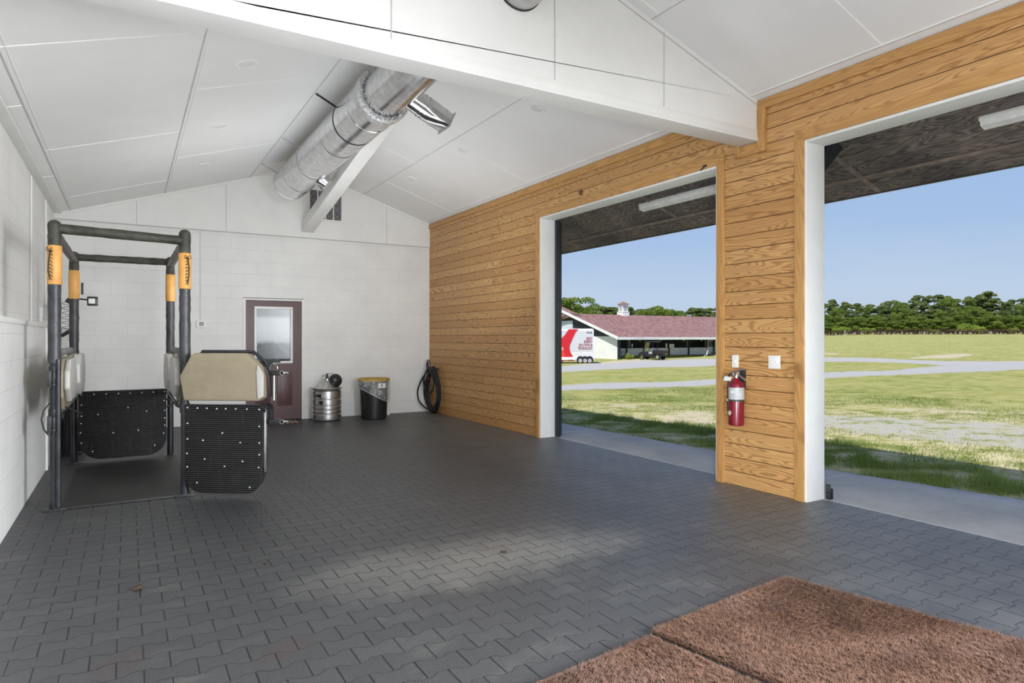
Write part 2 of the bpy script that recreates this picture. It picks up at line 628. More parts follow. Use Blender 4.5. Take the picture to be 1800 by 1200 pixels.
def concrete():
    n = NT('concrete')
    pos = n.geo()
    x, y, z = n.sepxyz(pos)
    a = n.noise(pos, 1.3, 6, 0.65)
    b = n.noise(n.comb(n.math('MULTIPLY', x, 1.0), n.math('MULTIPLY', y, 6.0), 0.0), 9.0, 4)
    c = n.mix(n.mapr(a, 0.35, 0.68), (0.33, 0.33, 0.32, 1), (0.46, 0.455, 0.44, 1))
    c = n.mix(n.mapr(b, 0.5, 0.8, 0, 0.3), c, (0.56, 0.555, 0.54, 1))
    c = n.mix(n.mapr(n.noise(pos, 26, 3, 0.7), 0.72, 0.76, 0, 0.6), c, (0.14, 0.13, 0.12, 1))
    n.set(Base_Color=c, Roughness=0.8)
    n.bump(n.noise(pos, 180, 3), 0.001)
    return n.m


def galvanised():
    n = NT('galvanised_duct')
    pos = n.coord()
    f = n.noise(pos, 14, 3)
    n.set(Base_Color=n.mix(n.mapr(f, 0.35, 0.7), (0.60, 0.60, 0.61, 1), (0.80, 0.80, 0.80, 1)),
          Roughness=n.mapr(n.noise(pos, 6, 3), 0.3, 0.7, 0.13, 0.26), Metallic=1.0)
    n.bump(n.noise(pos, 4.0, 2), 0.004, 0.35)
    return n.m


def ribbed():
    n = NT('ribbed_rubber')
    x, y, z = n.sepxyz(n.coord())
    rib = n.math('SINE', n.math('MULTIPLY', z, 2 * PI / 0.018))
    st = n.noise(n.comb(n.math('MULTIPLY', x, 9.0), y, n.math('MULTIPLY', z, 1.2)), 3.0, 4)
    c = n.mix(n.mapr(rib, -0.2, 1), (0.010, 0.010, 0.011, 1), (0.040, 0.040, 0.042, 1))
    c = n.mix(n.mapr(st, 0.55, 0.8, 0, 0.35), c, (0.10, 0.095, 0.085, 1))
    n.set(Base_Color=c, Roughness=0.5)
    n.bump(rib, 0.004, 1.0)
    return n.m


def coir():
    n = NT('coir')
    pos = n.geo()
    oi = n.n('ShaderNodeNewGeometry')
    wnn = n.noise(pos, 260, 2, 0.7)
    big = n.noise(pos, 5.0, 5, 0.7)
    c = n.mix(n.mapr(wnn, 0.3, 0.7), srgb(60, 43, 33), srgb(152, 119, 101))
    c = n.mix(n.mapr(big, 0.45, 0.68, 0, 0.6), c, srgb(56, 40, 32))
    c = n.mix(n.mapr(n.noise(pos, 2.1, 3), 0.5, 0.7, 0, 0.45), c, srgb(140, 116, 110))
    n.set(Base_Color=c, Roughness=0.85)
    n.b.inputs['Specular IOR Level'].default_value = 0.2
    return n.m


def ground_mat():
    n = NT('field_ground')
    pos = n.geo()
    x, y, z = n.sepxyz(pos)
    at = lambda nm: n.n('ShaderNodeAttribute', attribute_name=nm).outputs['Fac']
    gr = at('gravel'); di = at('dirt'); wear = at('wear')
    n1 = n.noise(pos, 0.35, 6, 0.65)
    n2 = n.noise(pos, 2.2, 6, 0.7)
    n3 = n.noise(pos, 14.0, 4, 0.7)
    n4 = n.noise(pos, 70.0, 3, 0.7)
    g = n.mix(n.mapr(n2, 0.38, 0.62), (0.20, 0.235, 0.036, 1), (0.34, 0.35, 0.075, 1))
    g = n.mix(n.mapr(n1, 0.42, 0.62, 0, 0.8), g, (0.42, 0.38, 0.12, 1))
    g = n.mix(n.mapr(n4, 0.4, 0.62, 0, 0.6), g, (0.12, 0.165, 0.03, 1))
    straw = n.math('MULTIPLY', n.mapr(n.math('ADD', n2, n.math('MULTIPLY', n3, 0.35)), 0.55, 0.76), n.mapr(wear, 0.0, 1.0, 0.0, 1.0))
    g = n.mix(straw, g, (0.60, 0.52, 0.32, 1))
    gv = n.mix(n.mapr(n4, 0.35, 0.68), (0.29, 0.285, 0.285, 1), (0.56, 0.55, 0.54, 1))
    gv = n.mix(n.mapr(n3, 0.5, 0.75, 0, 0.6), gv, (0.55, 0.46, 0.31, 1))
    edge = n.math('MULTIPLY', n.math('SUBTRACT', n2, 0.5), 0.9)
    edge = n.math('ADD', edge, n.math('MULTIPLY', n.math('SUBTRACT', n3, 0.5), 0.9))
    fg = n.mapr(n.math('ADD', gr, edge), 0.38, 0.62)
    fd = n.mapr(n.math('ADD', di, edge), 0.40, 0.62)
    c = n.mix(n.math('MULTIPLY', fd, 0.85), g, n.mix(n.mapr(n4, 0.35, 0.65), (0.42, 0.34, 0.23, 1), (0.66, 0.58, 0.45, 1)))
    c = n.mix(fg, c, gv)
    n.set(Base_Color=c, Roughness=0.95)
    n.b.inputs['Specular IOR Level'].default_value = 0.1
    n.bump(n.math('ADD', n3, n4), 0.03, 0.6)
    return n.m


def leafmat(name, a, b, trans=0.35):
    n = NT(name)
    pos = n.geo()
    f = n.noise(pos, 0.55, 3)
    f2 = n.noise(pos, 7.0, 2)
    c = n.mix(n.mapr(f, 0.35, 0.65), a, b)
    c = n.mix(n.mapr(f2, 0.4, 0.7, 0, 0.35), c, tuple(q * 0.55 for q in a[:3]) + (1,))
    n.set(Base_Color=c, Roughness=0.7)
    n.b.inputs['Specular IOR Level'].default_value = 0.15
    tr = n.n('ShaderNodeBsdfTranslucent')
    n.put(tr.inputs[0], c)
    mx = n.n('ShaderNodeMixShader')
    mx.inputs[0].default_value = trans
    n.t.links.new(n.b.outputs[0], mx.inputs[1])
    n.t.links.new(tr.outputs[0], mx.inputs[2])
    n.t.links.new(mx.outputs[0], n.out.inputs[0])
    return n.m


def shingles():
    n = NT('maroon_shingles')
    pos = n.geo()
    x, y, z = n.sepxyz(pos)
    br = n.n('ShaderNodeTexBrick')
    n.put(br.inputs['Vector'], n.comb(x, y, 0.0))
    br.inputs['Scale'].default_value = 1.0
    br.inputs['Brick Width'].default_value = 0.38
    br.inputs['Row Height'].default_value = 0.42
    br.inputs['Mortar Size'].default_value = 0.02
    br.inputs['Color1'].default_value = (0.13, 0.055, 0.05, 1)
    br.inputs['Color2'].default_value = (0.33, 0.155, 0.13, 1)
    br.inputs['Mortar'].default_value = (0.15, 0.075, 0.07, 1)
    f = n.noise(pos, 3.4, 5, 0.85)
    c = n.mix(n.mapr(f, 0.42, 0.6, 0, 0.75), br.outputs['Color'], (0.27, 0.17, 0.16, 1))
    n.set(Base_Color=c, Roughness=0.9)
    return n.m


def glassy(name, tint=(0.9, 0.95, 1, 1), alpha=0.75, rough=0.03):
    n = NT(name)
    tr = n.n('ShaderNodeBsdfTransparent')
    tr.inputs[0].default_value = tint
    gl = n.n('ShaderNodeBsdfGlossy')
    gl.inputs['Roughness'].default_value = rough
    mx = n.n('ShaderNodeMixShader')
    mx.inputs[0].default_value = 1 - alpha
    n.t.links.new(tr.outputs[0], mx.inputs[1])
    n.t.links.new(gl.outputs[0], mx.inputs[2])
    n.t.links.new(mx.outputs[0], n.out.inputs[0])
    return n.m


def film():
    n = NT('clear_bag_film')
    tr = n.n('ShaderNodeBsdfTransparent')
    n.set(Base_Color=(0.75, 0.75, 0.75, 1), Roughness=0.25)
    pos = n.coord()
    w = n.n('ShaderNodeTexNoise'); n.put(w.inputs['Vector'], pos); w.inputs['Scale'].default_value = 9; w.inputs['Distortion'].default_value = 1.5
    mx = n.n('ShaderNodeMixShader')
    n.t.links.new(n.mapr(w.outputs[0], 0.45, 0.7, 0.22, 0.6), mx.inputs[0])
    n.t.links.new(tr.outputs[0], mx.inputs[1])
    n.t.links.new(n.b.outputs[0], mx.inputs[2])
    n.t.links.new(mx.outputs[0], n.out.inputs[0])
    n.bump(w.outputs[0], 0.01)
    return n.m


M['boards'] = wood_boards()
M['trim_v'] = trim_wood(True)
M['trim_h'] = trim_wood(False)
M['plywood'] = plywood_dark()
M['block_x'] = block_wall('x')
M['block_y'] = block_wall('y')
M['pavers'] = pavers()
M['concrete'] = concrete()
M['galv'] = galvanised()
M['ribbed'] = ribbed()
M['coir'] = coir()
M['ground'] = ground_mat()
M['coir_base'] = plain('coir_base', srgb(52, 36, 28), 0.95, var=0.3, scale=60, spec=0.1)
M['leaf_broad'] = leafmat('broad_leaves', (0.12, 0.19, 0.035, 1), (0.25, 0.32, 0.06, 1))
M['leaf_pine'] = leafmat('pine_needles', (0.11, 0.165, 0.05, 1), (0.22, 0.26, 0.09, 1), 0.3)
M['leaf_lime'] = leafmat('lime_leaves', (0.20, 0.32, 0.04, 1), (0.36, 0.44, 0.08, 1))
M['grass'] = leafmat('grass_blades', (0.13, 0.20, 0.045, 1), (0.25, 0.33, 0.08, 1), 0.4)
M['bark'] = plain('bark', (0.26, 0.21, 0.17, 1), 0.9, var=0.2, scale=6)
M['shingles'] = shingles()
M['glass'] = glassy('door_glass', (0.93, 0.96, 0.98, 1), 0.97)
M['windshield'] = glassy('windshield', (0.8, 0.85, 0.85, 1), 0.8)
M['film'] = film()
M['barn_white'] = plain('barn_white', (0.80, 0.80, 0.79, 1), 0.7, var=0.04, scale=1)
M['barn_dark'] = plain('barn_dark', (0.030, 0.032, 0.040, 1), 0.7, var=0.2, scale=2)
M['fence_wood'] = plain('fence_wood', srgb(70, 46, 40), 0.85, var=0.15, scale=3)
M['trailer_white'] = plain('trailer_white', (0.84, 0.84, 0.86, 1), 0.35, var=0.02, scale=1)
M['trailer_grey'] = plain('trailer_grey', (0.62, 0.63, 0.68, 1), 0.4, var=0.02, scale=1)
M['trailer_red'] = plain('trailer_red', (0.62, 0.015, 0.03, 1), 0.35, var=0.05, scale=1)
M['trailer_orange'] = plain('trailer_orange', (0.80, 0.06, 0.03, 1), 0.35, var=0.05, scale=1)
M['letter_red'] = plain('letter_maroon', (0.30, 0.03, 0.045, 1), 0.5)
M['letter_dark'] = plain('letter_dark', (0.06, 0.06, 0.07, 1), 0.5)
M['sand'] = plain('sand_track', (0.62, 0.40, 0.24, 1), 0.95, var=0.1, scale=1)

# =================================================================== ROOM SHELL
XR, YB, XL, XU = 4.861, 11.19, -0.725, -0.894
XO = 5.09                    # outer face of the right wall
PKX, PKZ, SL = 2.545, 4.232, 0.32
YN = -5.2                    # wall behind the camera
def cz(x):
    return PKZ - SL * abs(x - PKX)

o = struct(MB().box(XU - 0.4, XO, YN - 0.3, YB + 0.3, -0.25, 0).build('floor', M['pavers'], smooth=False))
# apron
ap = [(XO, -8), (7.35, -8), (7.0, 0.4), (6.546, 2.49), (6.291, 4.15), (6.159, 5.46), (6.036, 8.52), (5.98, 12), (5.95, 16), (XO, 16)]
struct(MB().prism([(x, y, -0.22) for x, y in ap], (0, 0, 0.214)).build('concrete_apron', M['concrete'], bevel=0.006))
b = MB()
for y in (-3.6, 0.35, 4.02 - 0.15, 7.7, 11.4):
    b.box(XO + 0.02, 6.2, y - 0.004, y + 0.004, -0.0065, -0.0045)
struct(b.build('apron_joint', M['seam_dark'], smooth=False))
# door threshold
struct(MB().box(XO - 0.012, XO + 0.012, -6, 13, -0.02, 0.001).build('trim_1', M['seam_dark'], smooth=False))

# left wall: upper block wall and thicker lower wall
wl = struct(MB().box(XU - 0.2, XU, YN, YB, 0, 3.2).build('wall_left', M['block_y'], smooth=False))
struct(MB().box(XU, XL, YN, YB, 0, 1.495).build('lower_wall', M['block_y'], wl, smooth=False))
struct(MB().box(XU, XL + 0.012, YN, YB, 1.475, 1.515).build('ledge', M['white_paint'], wl, bevel=0.004))
struct(MB().box(XL, XL + 0.018, 8.2, 8.26, 0, 1.475).cyl((XU + 0.012, 8.55, 1.515), (XU + 0.012, 8.55, 3.1), 0.009, 8).build('wall_batten', M['white_paint'], wl))
# back wall: block below, gable panels above
DX0, DX1, DZ = 1.646, 2.530, 1.985
b = MB()
b.box(XU - 0.2, DX0 - 0.045, YB, YB + 0.2, 0, 3.06)
b.box(DX1 + 0.045, XO, YB, YB + 0.2, 0, 3.06)
b.box(DX0 - 0.045, DX1 + 0.045, YB, YB + 0.2, DZ + 0.04, 3.06)
wb = struct(b.build('wall_back', M['block_x'], smooth=False))
g = [(XU - 0.2, 3.06), (XO, 3.06), (XO, cz(XO) + 0.15), (PKX, PKZ + 0.15), (XU - 0.2, cz(XU) + 0.15)]
VX0, VX1, VZ0, VZ1 = 2.655, 3.19, 3.40, 3.885
b = MB()
b.prism([(x, YB - 0.02, z) for x, z in g], (0, 0.2, 0))
struct(b.build('gable_panel', M['white_paint'], wb, smooth=False))
b = MB()
b.box(XU, XR, YB - 0.028, YB - 0.018, 3.05, 3.065)
for x in (0.12, 1.35, 4.02):
    b.box(x - 0.004, x + 0.004, YB - 0.024, YB - 0.018, 3.07, cz(x) - 0.02)
struct(b.build('panel_joint', M['seam_dark'], wb, smooth=False))
struct(MB().beam((XU, YB - 0.03, cz(XU) - 0.02), (PKX, YB - 0.03, PKZ - 0.02), 0.02, 0.04).beam((PKX, YB - 0.03, PKZ - 0.02), (XR, YB - 0.03, cz(XR) - 0.02), 0.02, 0.04).build('gable_trim', M['white_paint'], wb))
# wall behind the camera
wnb = struct(MB().prism([(x, YN - 0.2, z) for x, z in [(XU - 0.2, 0), (XO, 0), (XO, cz(XO) + 0.15), (PKX, PKZ + 0.15), (XU - 0.2, cz(XU) + 0.15)]], (0, 0.2, 0)).build('wall_near', M['white_paint'], smooth=False))

# right wall with three bays
bays = [(4.309, 7.418), (0.275, 3.384), (-3.76, -0.65)]
HD = 3.02
b = MB()
ys = [YB, 7.418, 4.309, 3.384, 0.275, -0.65, -3.76, YN]
for i in range(0, 8, 2):
    b.box(XR, XO, ys[i + 1], ys[i], 0, HD)
b.box(XR, XO, YN, YB, HD, 3.55)
wr = struct(b.build('wall_right', M['boards'], smooth=False))
ob = MB()
ob.box(XO, XO + 0.015, -9, 13, 3.03, 3.6)
for i in range(0, 8, 2):
    ob.box(XO, XO + 0.015, ys[i + 1] - (3 if i == 6 else 0), ys[i] + (2 if i == 0 else 0), 0, 3.03)
struct(ob.build('outer_siding', M['white_paint'], wr, smooth=False))
# white door linings + pine casings
for k, (y0, y1) in enumerate(bays):
    b = MB()
    b.box(XR - 0.004, XO + 0.005, y1 - 0.022, y1 + 0.001, 0, HD)
    b.box(XR - 0.004, XO + 0.005, y0 - 0.001, y0 + 0.022, 0, HD)
    b.box(XR - 0.004, XO + 0.005, y0 + 0.022, y1 - 0.022, HD - 0.022, HD)
    d = struct(b.build('door_%d' % (k + 2), M['white_paint'], bevel=0.002))
    c = MB()
    c.box(XR - 0.022, XR, y1, y1 + 0.085, 0, HD + 0.0)
    struct(c.build('casing_far', M['trim_v'], d, bevel=0.002))
    c = MB()
    c.box(XR - 0.022, XR, y0 - 0.085, y0, 0, HD + 0.0)
    struct(c.build('casing_near', M['trim_v'], d, bevel=0.002))
    c = MB()
    c.box(XR - 0.018, XR, y0 - 0.085, y1 + 0.085, HD, HD + 0.09)
    struct(c.build('casing_head', M['trim_h'], d, bevel=0.002))
# crown trim under the ceiling, stepped round the cross beam
YG0, YG1, ZG = 3.842, 4.03, 3.125
b = MB()
b.box(XR - 0.024, XR, YG1 + 0.0, YB, 3.40, 3.485)
b.box(XR - 0.024, XR, YN, YG0 - 0.0, 3.40, 3.485)
struct(b.build('trim_2', M['trim_h'], bevel=0.002))
b = MB()
b.box(XR - 0.03, XR, YG0 - 0.085, YG0, ZG - 0.10, 3.41)
b.box(XR - 0.03, XR, YG1, YG1 + 0.06, ZG - 0.10, ZG + 0.14)
struct(b.build('trim_3', M['trim_v'], bevel=0.002))
struct(MB().box(XR - 0.026, XR, YG0, YG1, ZG - 0.10, ZG - 0.005).build('trim_4', M['trim_h'], bevel=0.002))

# ceiling (two slopes) and roof
b = MB()
zl = cz(XU - 0.2)
b.prism([(XU - 0.35, YN - 0.2, cz(XU - 0.35)), (PKX, YN - 0.2, PKZ), (XO, YN - 0.2, cz(XO)), (XO, YN - 0.2, cz(XO) + 0.03), (PKX, YN - 0.2, PKZ + 0.03), (XU - 0.35, YN - 0.2, cz(XU - 0.35) + 0.03)], (0, YB - YN + 0.4, 0))
ce = struct(b.build('ceiling', M['ceiling'], smooth=False))
ZS0, SM = 3.35, 0.33          # soffit height at the wall face and its pitch
XE = 6.45
def sz(x):
    return ZS0 - SM * (x - XR)
b = MB()
b.prism([(XU - 1.0, YN - 3, cz(XU - 1.0) + 0.06), (PKX, YN - 3, PKZ + 0.06), (XO, YN - 3, cz(XO) + 0.06), (XE + 0.02, YN - 3, sz(XE + 0.02) + 0.04),
         (XE + 0.02, YN - 3, sz(XE) + 0.20), (PKX, YN - 3, PKZ + 0.3), (XU - 1.0, YN - 3, cz(XU - 1.0) + 0.25)], (0, 13 - YN + 3, 0))
struct(b.build('roof', M['shingles'], smooth=False))
b = MB()
b.prism([(XO + 0.005, -9, sz(XO)), (XE, -9, sz(XE)), (XE, -9, sz(XE) + 0.03), (XO + 0.005, -9, sz(XO) + 0.03)], (0, 22, 0))
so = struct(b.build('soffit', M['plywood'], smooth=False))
bt = MB()
for y in (-8.54, -6.1, -3.66, -1.22, 1.22, 3.66, 6.1, 8.54, 10.98):
    bt.beam((XO + 0.02, y, sz(XO + 0.02) - 0.006), (XE - 0.02, y, sz(XE - 0.02) - 0.006), 0.045, 0.014)
bt.box(6.12, 6.165, -9, 13, sz(6.14) - 0.018, sz(6.14) + 0.005)
struct(bt.build('soffit_batten', plain('dark_batten', srgb(132, 118, 108), 0.8, var=0.2, scale=7), so))
struct(MB().box(XE, XE + 0.03, -9, 13, sz(XE) - 0.01, sz(XE) + 0.22).build('fascia', M['black_metal'], so))
# dark angled strut between wall and soffit
struct(MB().beam((XO + 0.0, 3.56, 2.72), (5.56, 3.56, sz(5.56) + 0.03), 0.09, 0.14).build('soffit_strut', M['black_metal'], so))

# ceiling joints
sd = MB(); sl = MB()
def seam(mb, x0, y0, x1, y1, w=0.010):
    mb.beam((x0, y0, cz(x0) - 0.002), (x1, y1, cz(x1) - 0.002), w, 0.006, up=(0, 0, 1))
for x in (-0.70, 0.488, 1.70):
    seam(sd, x, YG1, x, YB - 0.03)
    seam(sd, x, YN, x, YG0)
for x in (-0.66, 0.525):
    seam(sl, x, YG1, x, YB - 0.03, 0.006)
for x in (3.58,):
    seam(sd, x, YG1, x, YB - 0.03, 0.005)
    seam(sd, x, YN, x, YG0, 0.005)
for y in (5.13, 7.74, 10.2):
    seam(sl, -0.69, y, 0.48, y)
for y in (6.4, 8.95):
    seam(sl, 0.53, y, 1.69, y)
for y in (7.83, 10.3, 5.4):
    seam(sl, 1.71, y, 2.5, y)
for y in (6.2, 8.75, 3.75, 1.3):
    seam(sl, 2.6, y, 3.57, y)
for y in (5.1, 7.56, 10.02, 2.69, 0.25):
    seam(sl, 3.6, y, 4.755, y)
for y in (6.31, 8.86):
    seam(sl, -0.88, y, -0.71, y)
struct(sd.build('panel_seam', M['seam_dark'], ce, smooth=False))
struct(sl.build('caulked_seam', M['seam_light'], ce, smooth=False))
b = MB()
b.beam((4.765, YG1, cz(4.765) - 0.004), (4.765, YB - 0.03, cz(4.765) - 0.004), 0.02, 0.012)
b.beam((4.765, YN, cz(4.765) - 0.004), (4.765, YG0, cz(4.765) - 0.004), 0.02, 0.012)
b.beam((-0.845, YN, cz(-0.845) - 0.006), (-0.845, YB - 0.03, cz(-0.845) - 0.006), 0.09, 0.02)
struct(b.build('eave_strip', M['white_paint'], ce, bevel=0.002))

# cross gable above the near beam
gp = [(XU, ZG + 0.02), (XR - 0.002, ZG + 0.02), (XR - 0.002, cz(XR)), (PKX, PKZ), (XU, cz(XU))]
cg = struct(MB().prism([(x, YG0, z) for x, z in gp], (0, YG1 - YG0, 0)).build('cross_gable', M['white_paint'], smooth=False))
struct(MB().box(XU, XR - 0.002, YG0 - 0.012, YG1 + 0.012, ZG, ZG + 0.035).box(XU, XR - 0.002, YG0 - 0.006, YG0, ZG + 0.035, ZG + 0.10).build('beam_flange', M['white_paint'], cg, bevel=0.003))
b = MB()
for x in (-0.1, 1.413, 2.645, 3.71):
    b.box(x - 0.004, x + 0.004, YG0 - 0.003, YG0 + 0.001, ZG + 0.105, cz(x) - 0.03)
b.beam((PKX, YG0 - 0.003, PKZ - 0.05), (XR, YG0 - 0.003, cz(XR) - 0.05), 0.006, 0.006)
b.beam((XU, YG0 - 0.003, cz(XU) - 0.05), (PKX, YG0 - 0.003, PKZ - 0.05), 0.006, 0.006)
random.seed(4)
for x in (1.413, 2.645, 3.71):
    for k in range(6):
        z = ZG + 0.16 + k * 0.13
        if z < cz(x) - 0.06:
            for s_ in (-0.02, 0.02):
                b.sphere((x + s_, YG0 - 0.0, z), 0.0025, 6, 4)
for k in range(40):
    x = random.uniform(1.5, 3.6); z = random.uniform(ZG + 0.2, cz(x) - 0.1)
    b.sphere((x, YG0, z), 0.0022, 6, 4)
struct(b.build('gable_joint', M['seam_dark'], cg, smooth=False))

# sloping brace under the ridge, at the back wall
struct(MB().beam((2.615, YB - 0.03, 3.235), (2.615, 6.85, 4.03), 0.19, 0.17).box(2.545, 2.685, 6.82, 6.96, 3.95, 4.2).build('ridge_brace', M['white_paint'], bevel=0.006))

# ------------------------------------------------------------------ back door
d = struct(MB().box(DX0 - 0.045, DX0, YB - 0.012, YB + 0.12, 0, DZ + 0.03).box(DX1, DX1 + 0.045, YB - 0.012, YB + 0.12, 0, DZ + 0.03)
           .box(DX0, DX1, YB - 0.012, YB + 0.12, DZ, DZ + 0.03).build('door_1', M['white_paint'], bevel=0.003))
WX0, WX1, WZ0, WZ1 = 1.776, 2.385, 0.945, 1.885
ly0, ly1 = YB + 0.015, YB + 0.06
b = MB()
b.box(DX0 + 0.004, WX0, ly0, ly1, 0.01, DZ - 0.004)
b.box(WX1, DX1 - 0.004, ly0, ly1, 0.01, DZ - 0.004)
b.box(WX0, WX1, ly0, ly1, 0.01, WZ0)
b.box(WX0, WX1, ly0, ly1, WZ1, DZ - 0.004)
struct(b.build('door_leaf', M['maroon'], d, smooth=False))
b = MB()
for (x0, x1) in ((1.79, 2.03), (2.14, 2.38)):
    b.box(x0, x1, ly0 - 0.006, ly0 + 0.002, 0.24, 0.80)
    b.box(x0 + 0.045, x1 - 0.045, ly0 - 0.014, ly0, 0.285, 0.755)
struct(b.build('raised_panel', M['maroon'], d, bevel=0.005))
b = MB()
w = 0.04
b.box(WX0, WX1, ly0 - 0.02, ly0 + 0.02, WZ0, WZ0 + w).box(WX0, WX1, ly0 - 0.02, ly0 + 0.02, WZ1 - w, WZ1)
b.box(WX0, WX0 + w, ly0 - 0.02, ly0 + 0.02, WZ0 + w, WZ1 - w).box(WX1 - w, WX1, ly0 - 0.02, ly0 + 0.02, WZ0 + w, WZ1 - w)
wf = struct(b.build('window_frame', M['plate'], d, bevel=0.006))
struct(MB().box(WX0 + w, WX1 - w, ly0 + 0.0, ly0 + 0.008, WZ0 + w, WZ1 - w).build('pane', M['glass'], wf, smooth=False))
struct(MB().sphere((1.70, ly0 - 0.05, 0.98), 0.028, 16, 10).cyl((1.70, ly0, 0.98), (1.70, ly0 - 0.05, 0.98), 0.012, 12).build('door_knob', M['chrome'], d))
# the room seen through the door's pane
hm = plain('hall_wall', (0.62, 0.66, 0.67, 1), 0.7)
h = struct(MB().box(0.9, 3.6, YB + 2.2, YB + 2.3, 0, 2.6).box(0.9, 1.0, YB + 0.2, YB + 2.2, 0, 2.6).box(3.5, 3.6, YB + 0.2, YB + 2.2, 0, 2.6)
           .box(0.9, 3.6, YB + 0.2, YB + 2.3, 2.6, 2.7).box(0.9, 3.6, YB + 0.2, YB + 2.3, -0.1, 0).build('trim_5', hm, smooth=False))
hl = lamp('hall_fill', 'POINT', (2.0, YB + 1.2, 2.4), 3, (1, 1, 1), shadow_soft_size=0.2)  # unseen light added to brighten the room behind the pane
t = thing('storage_machine', 'grey machine with a sloping lid seen through the glass of the maroon door', 'machine', (2.28, YB + 1.5, 0))
MB().prism([(-0.35, -0.25, 0), (0.35, -0.25, 0), (0.35, -0.25, 1.0), (0.0, -0.25, 1.32), (-0.35, -0.25, 1.12)], (0, 0.5, 0)).build('body', plain('machine_grey', (0.12, 0.13, 0.15, 1), 0.4, var=0.3, scale=8), t, bevel=0.02)
MB().box(0.36, 0.47, -0.2, -0.05, 0, 1.4).build('panel', M['plate'], t, bevel=0.01)
# gable vent
vt = thing('gable_vent', 'white framed louvred vent with diamond lattice in the gable, half behind the brace', 'vent', ((VX0 + VX1) / 2, YB - 0.02, VZ0))
hw = (VX1 - VX0) / 2; hh = VZ1 - VZ0
MB().box(-hw, hw, -0.004, 0.0, 0, hh).build('backing', plain('vent_dark', (0.12, 0.12, 0.125, 1), 0.7), vt, smooth=False)
b = MB()
for (x0, x1, z0, z1) in ((-hw - .03, hw + .03, -.03, 0.0), (-hw - .03, hw + .03, hh, hh + .03), (-hw - .03, -hw, 0, hh), (hw, hw + .03, 0, hh)):
    b.box(x0, x1, -0.025, 0.0, z0, z1)
MBf = b.build('vent_frame', M['white_paint'], vt, bevel=0.003)
b = MB()
for k in range(1, 4):
    x = -hw + 2 * hw * k / 4
    b.box(x - 0.008, x + 0.008, -0.018, -0.006, 0, hh)
b.build('bar', M['white_paint'], vt, smooth=False)
b = MB()
for k in range(4):
    xa = -hw + 2 * hw * k / 4; xb = xa + hw / 2
    for j in range(4):
        za = hh * j / 4; zb = za + hh / 4
        b.beam((xa, -0.008, za), (xb, -0.008, zb), 0.005, 0.004, up=(0, 1, 0))
        b.beam((xa, -0.008, zb), (xb, -0.008, za), 0.005, 0.004, up=(0, 1, 0))
b.build('lattice', plain('lattice_grey', (0.35, 0.35, 0.35, 1), 0.6), vt, smooth=False)

# recessed ceiling lights (off)
places = [(0.872, 5.86, 'left slope, nearest the beam'), (0.872, 7.75, 'left slope, middle of its row'), (0.862, 9.6, 'left slope, nearest the back wall'),
          (3.785, 5.83, 'right slope, nearest the beam'), (3.785, 7.62, 'right slope, middle of its row'), (3.79, 9.42, 'right slope, nearest the back wall')]
ang = math.atan(SL)
proto = None
for x, y, lab in places:
    s_ = -1 if x < PKX else 1
    if proto is None:
        proto = thing('recessed_light', '', 'ceiling light', (0, 0, 0), group='recessed ceiling lights')
        MB().lathe([(0.068, -0.002), (0.072, -0.006), (0.092, -0.007), (0.096, -0.001), (0.096, 0.004), (0.068, 0.004), (0.068, -0.002)], n=32, caps=False).build('ring', M['plate'], proto)
        MB().lathe([(0.0005, -0.0035), (0.068, -0.0035), (0.068, 0.001), (0.0005, 0.001)], n=32, caps=False).build('lens', plain('frosted_lens', (0.74, 0.74, 0.73, 1), 0.4), proto)
        r = proto
    else:
        r = copy_tree(proto)
    r.location = (x, y, cz(x) - 0.001)
    r.rotation_euler = (0, s_ * ang, 0)
    r['label'] = 'round white recessed light, unlit, on the ceiling\'s ' + lab

# ------------------------------------------------------------------ duct
dx, dz = 2.15, 3.735
t = thing('ventilation_duct', 'shiny round galvanised duct hung under the ridge with two side outlets', 'duct', (dx, 6.1, dz))
def dc(mb, y0, y1, r):
    n = 48
    return mb.tube([(0, y0 - 6.1, 0), (0, y1 - 6.1, 0)], r, n)
b = MB()
dc(b, 6.15, 10.36, 0.25)
b.build('far_pipe', M['galv'], t, bevel=0)
for y in (6.45, 7.55, 8.75, 9.6):
    MB().tube([(0, y - 6.1 - 0.012, 0), (0, y - 6.1, 0), (0, y - 6.1 + 0.012, 0)], [0.2505, 0.255, 0.2505], 48, caps=False).build('joint_bead', M['galv'], t)
b = MB(); dc(b, YG1, 6.15, 0.215); b.build('near_pipe', M['galv'], t)
b = MB()
b.tube([(0, 0.10, 0), (0, 0.02, 0), (0, -0.05, 0), (0, -0.07, 0)], [0.252, 0.272, 0.27, 0.218], 48, caps=False)
for k in range(40):
    a = 2 * PI * k / 40
    b.beam((0.255 * math.cos(a), -0.075 - 0.012 * (k % 2), 0.255 * math.sin(a)), (0.225 * math.cos(a + .1), -0.085, 0.225 * math.sin(a + .1)), 0.03, 0.006)
b.build('taped_collar', plain('foil_tape', (0.75, 0.75, 0.76, 1), 0.25, 0.9, var=0.2, scale=60, bump=0.01), t)
b = MB(); b.box(-0.022, 0.022, -0.2, 1.6, -0.2530, -0.2475); b.xf(Matrix.Rotation(-0.55, 4, 'Y'))
b.build('long_seam', M['galv'], t)
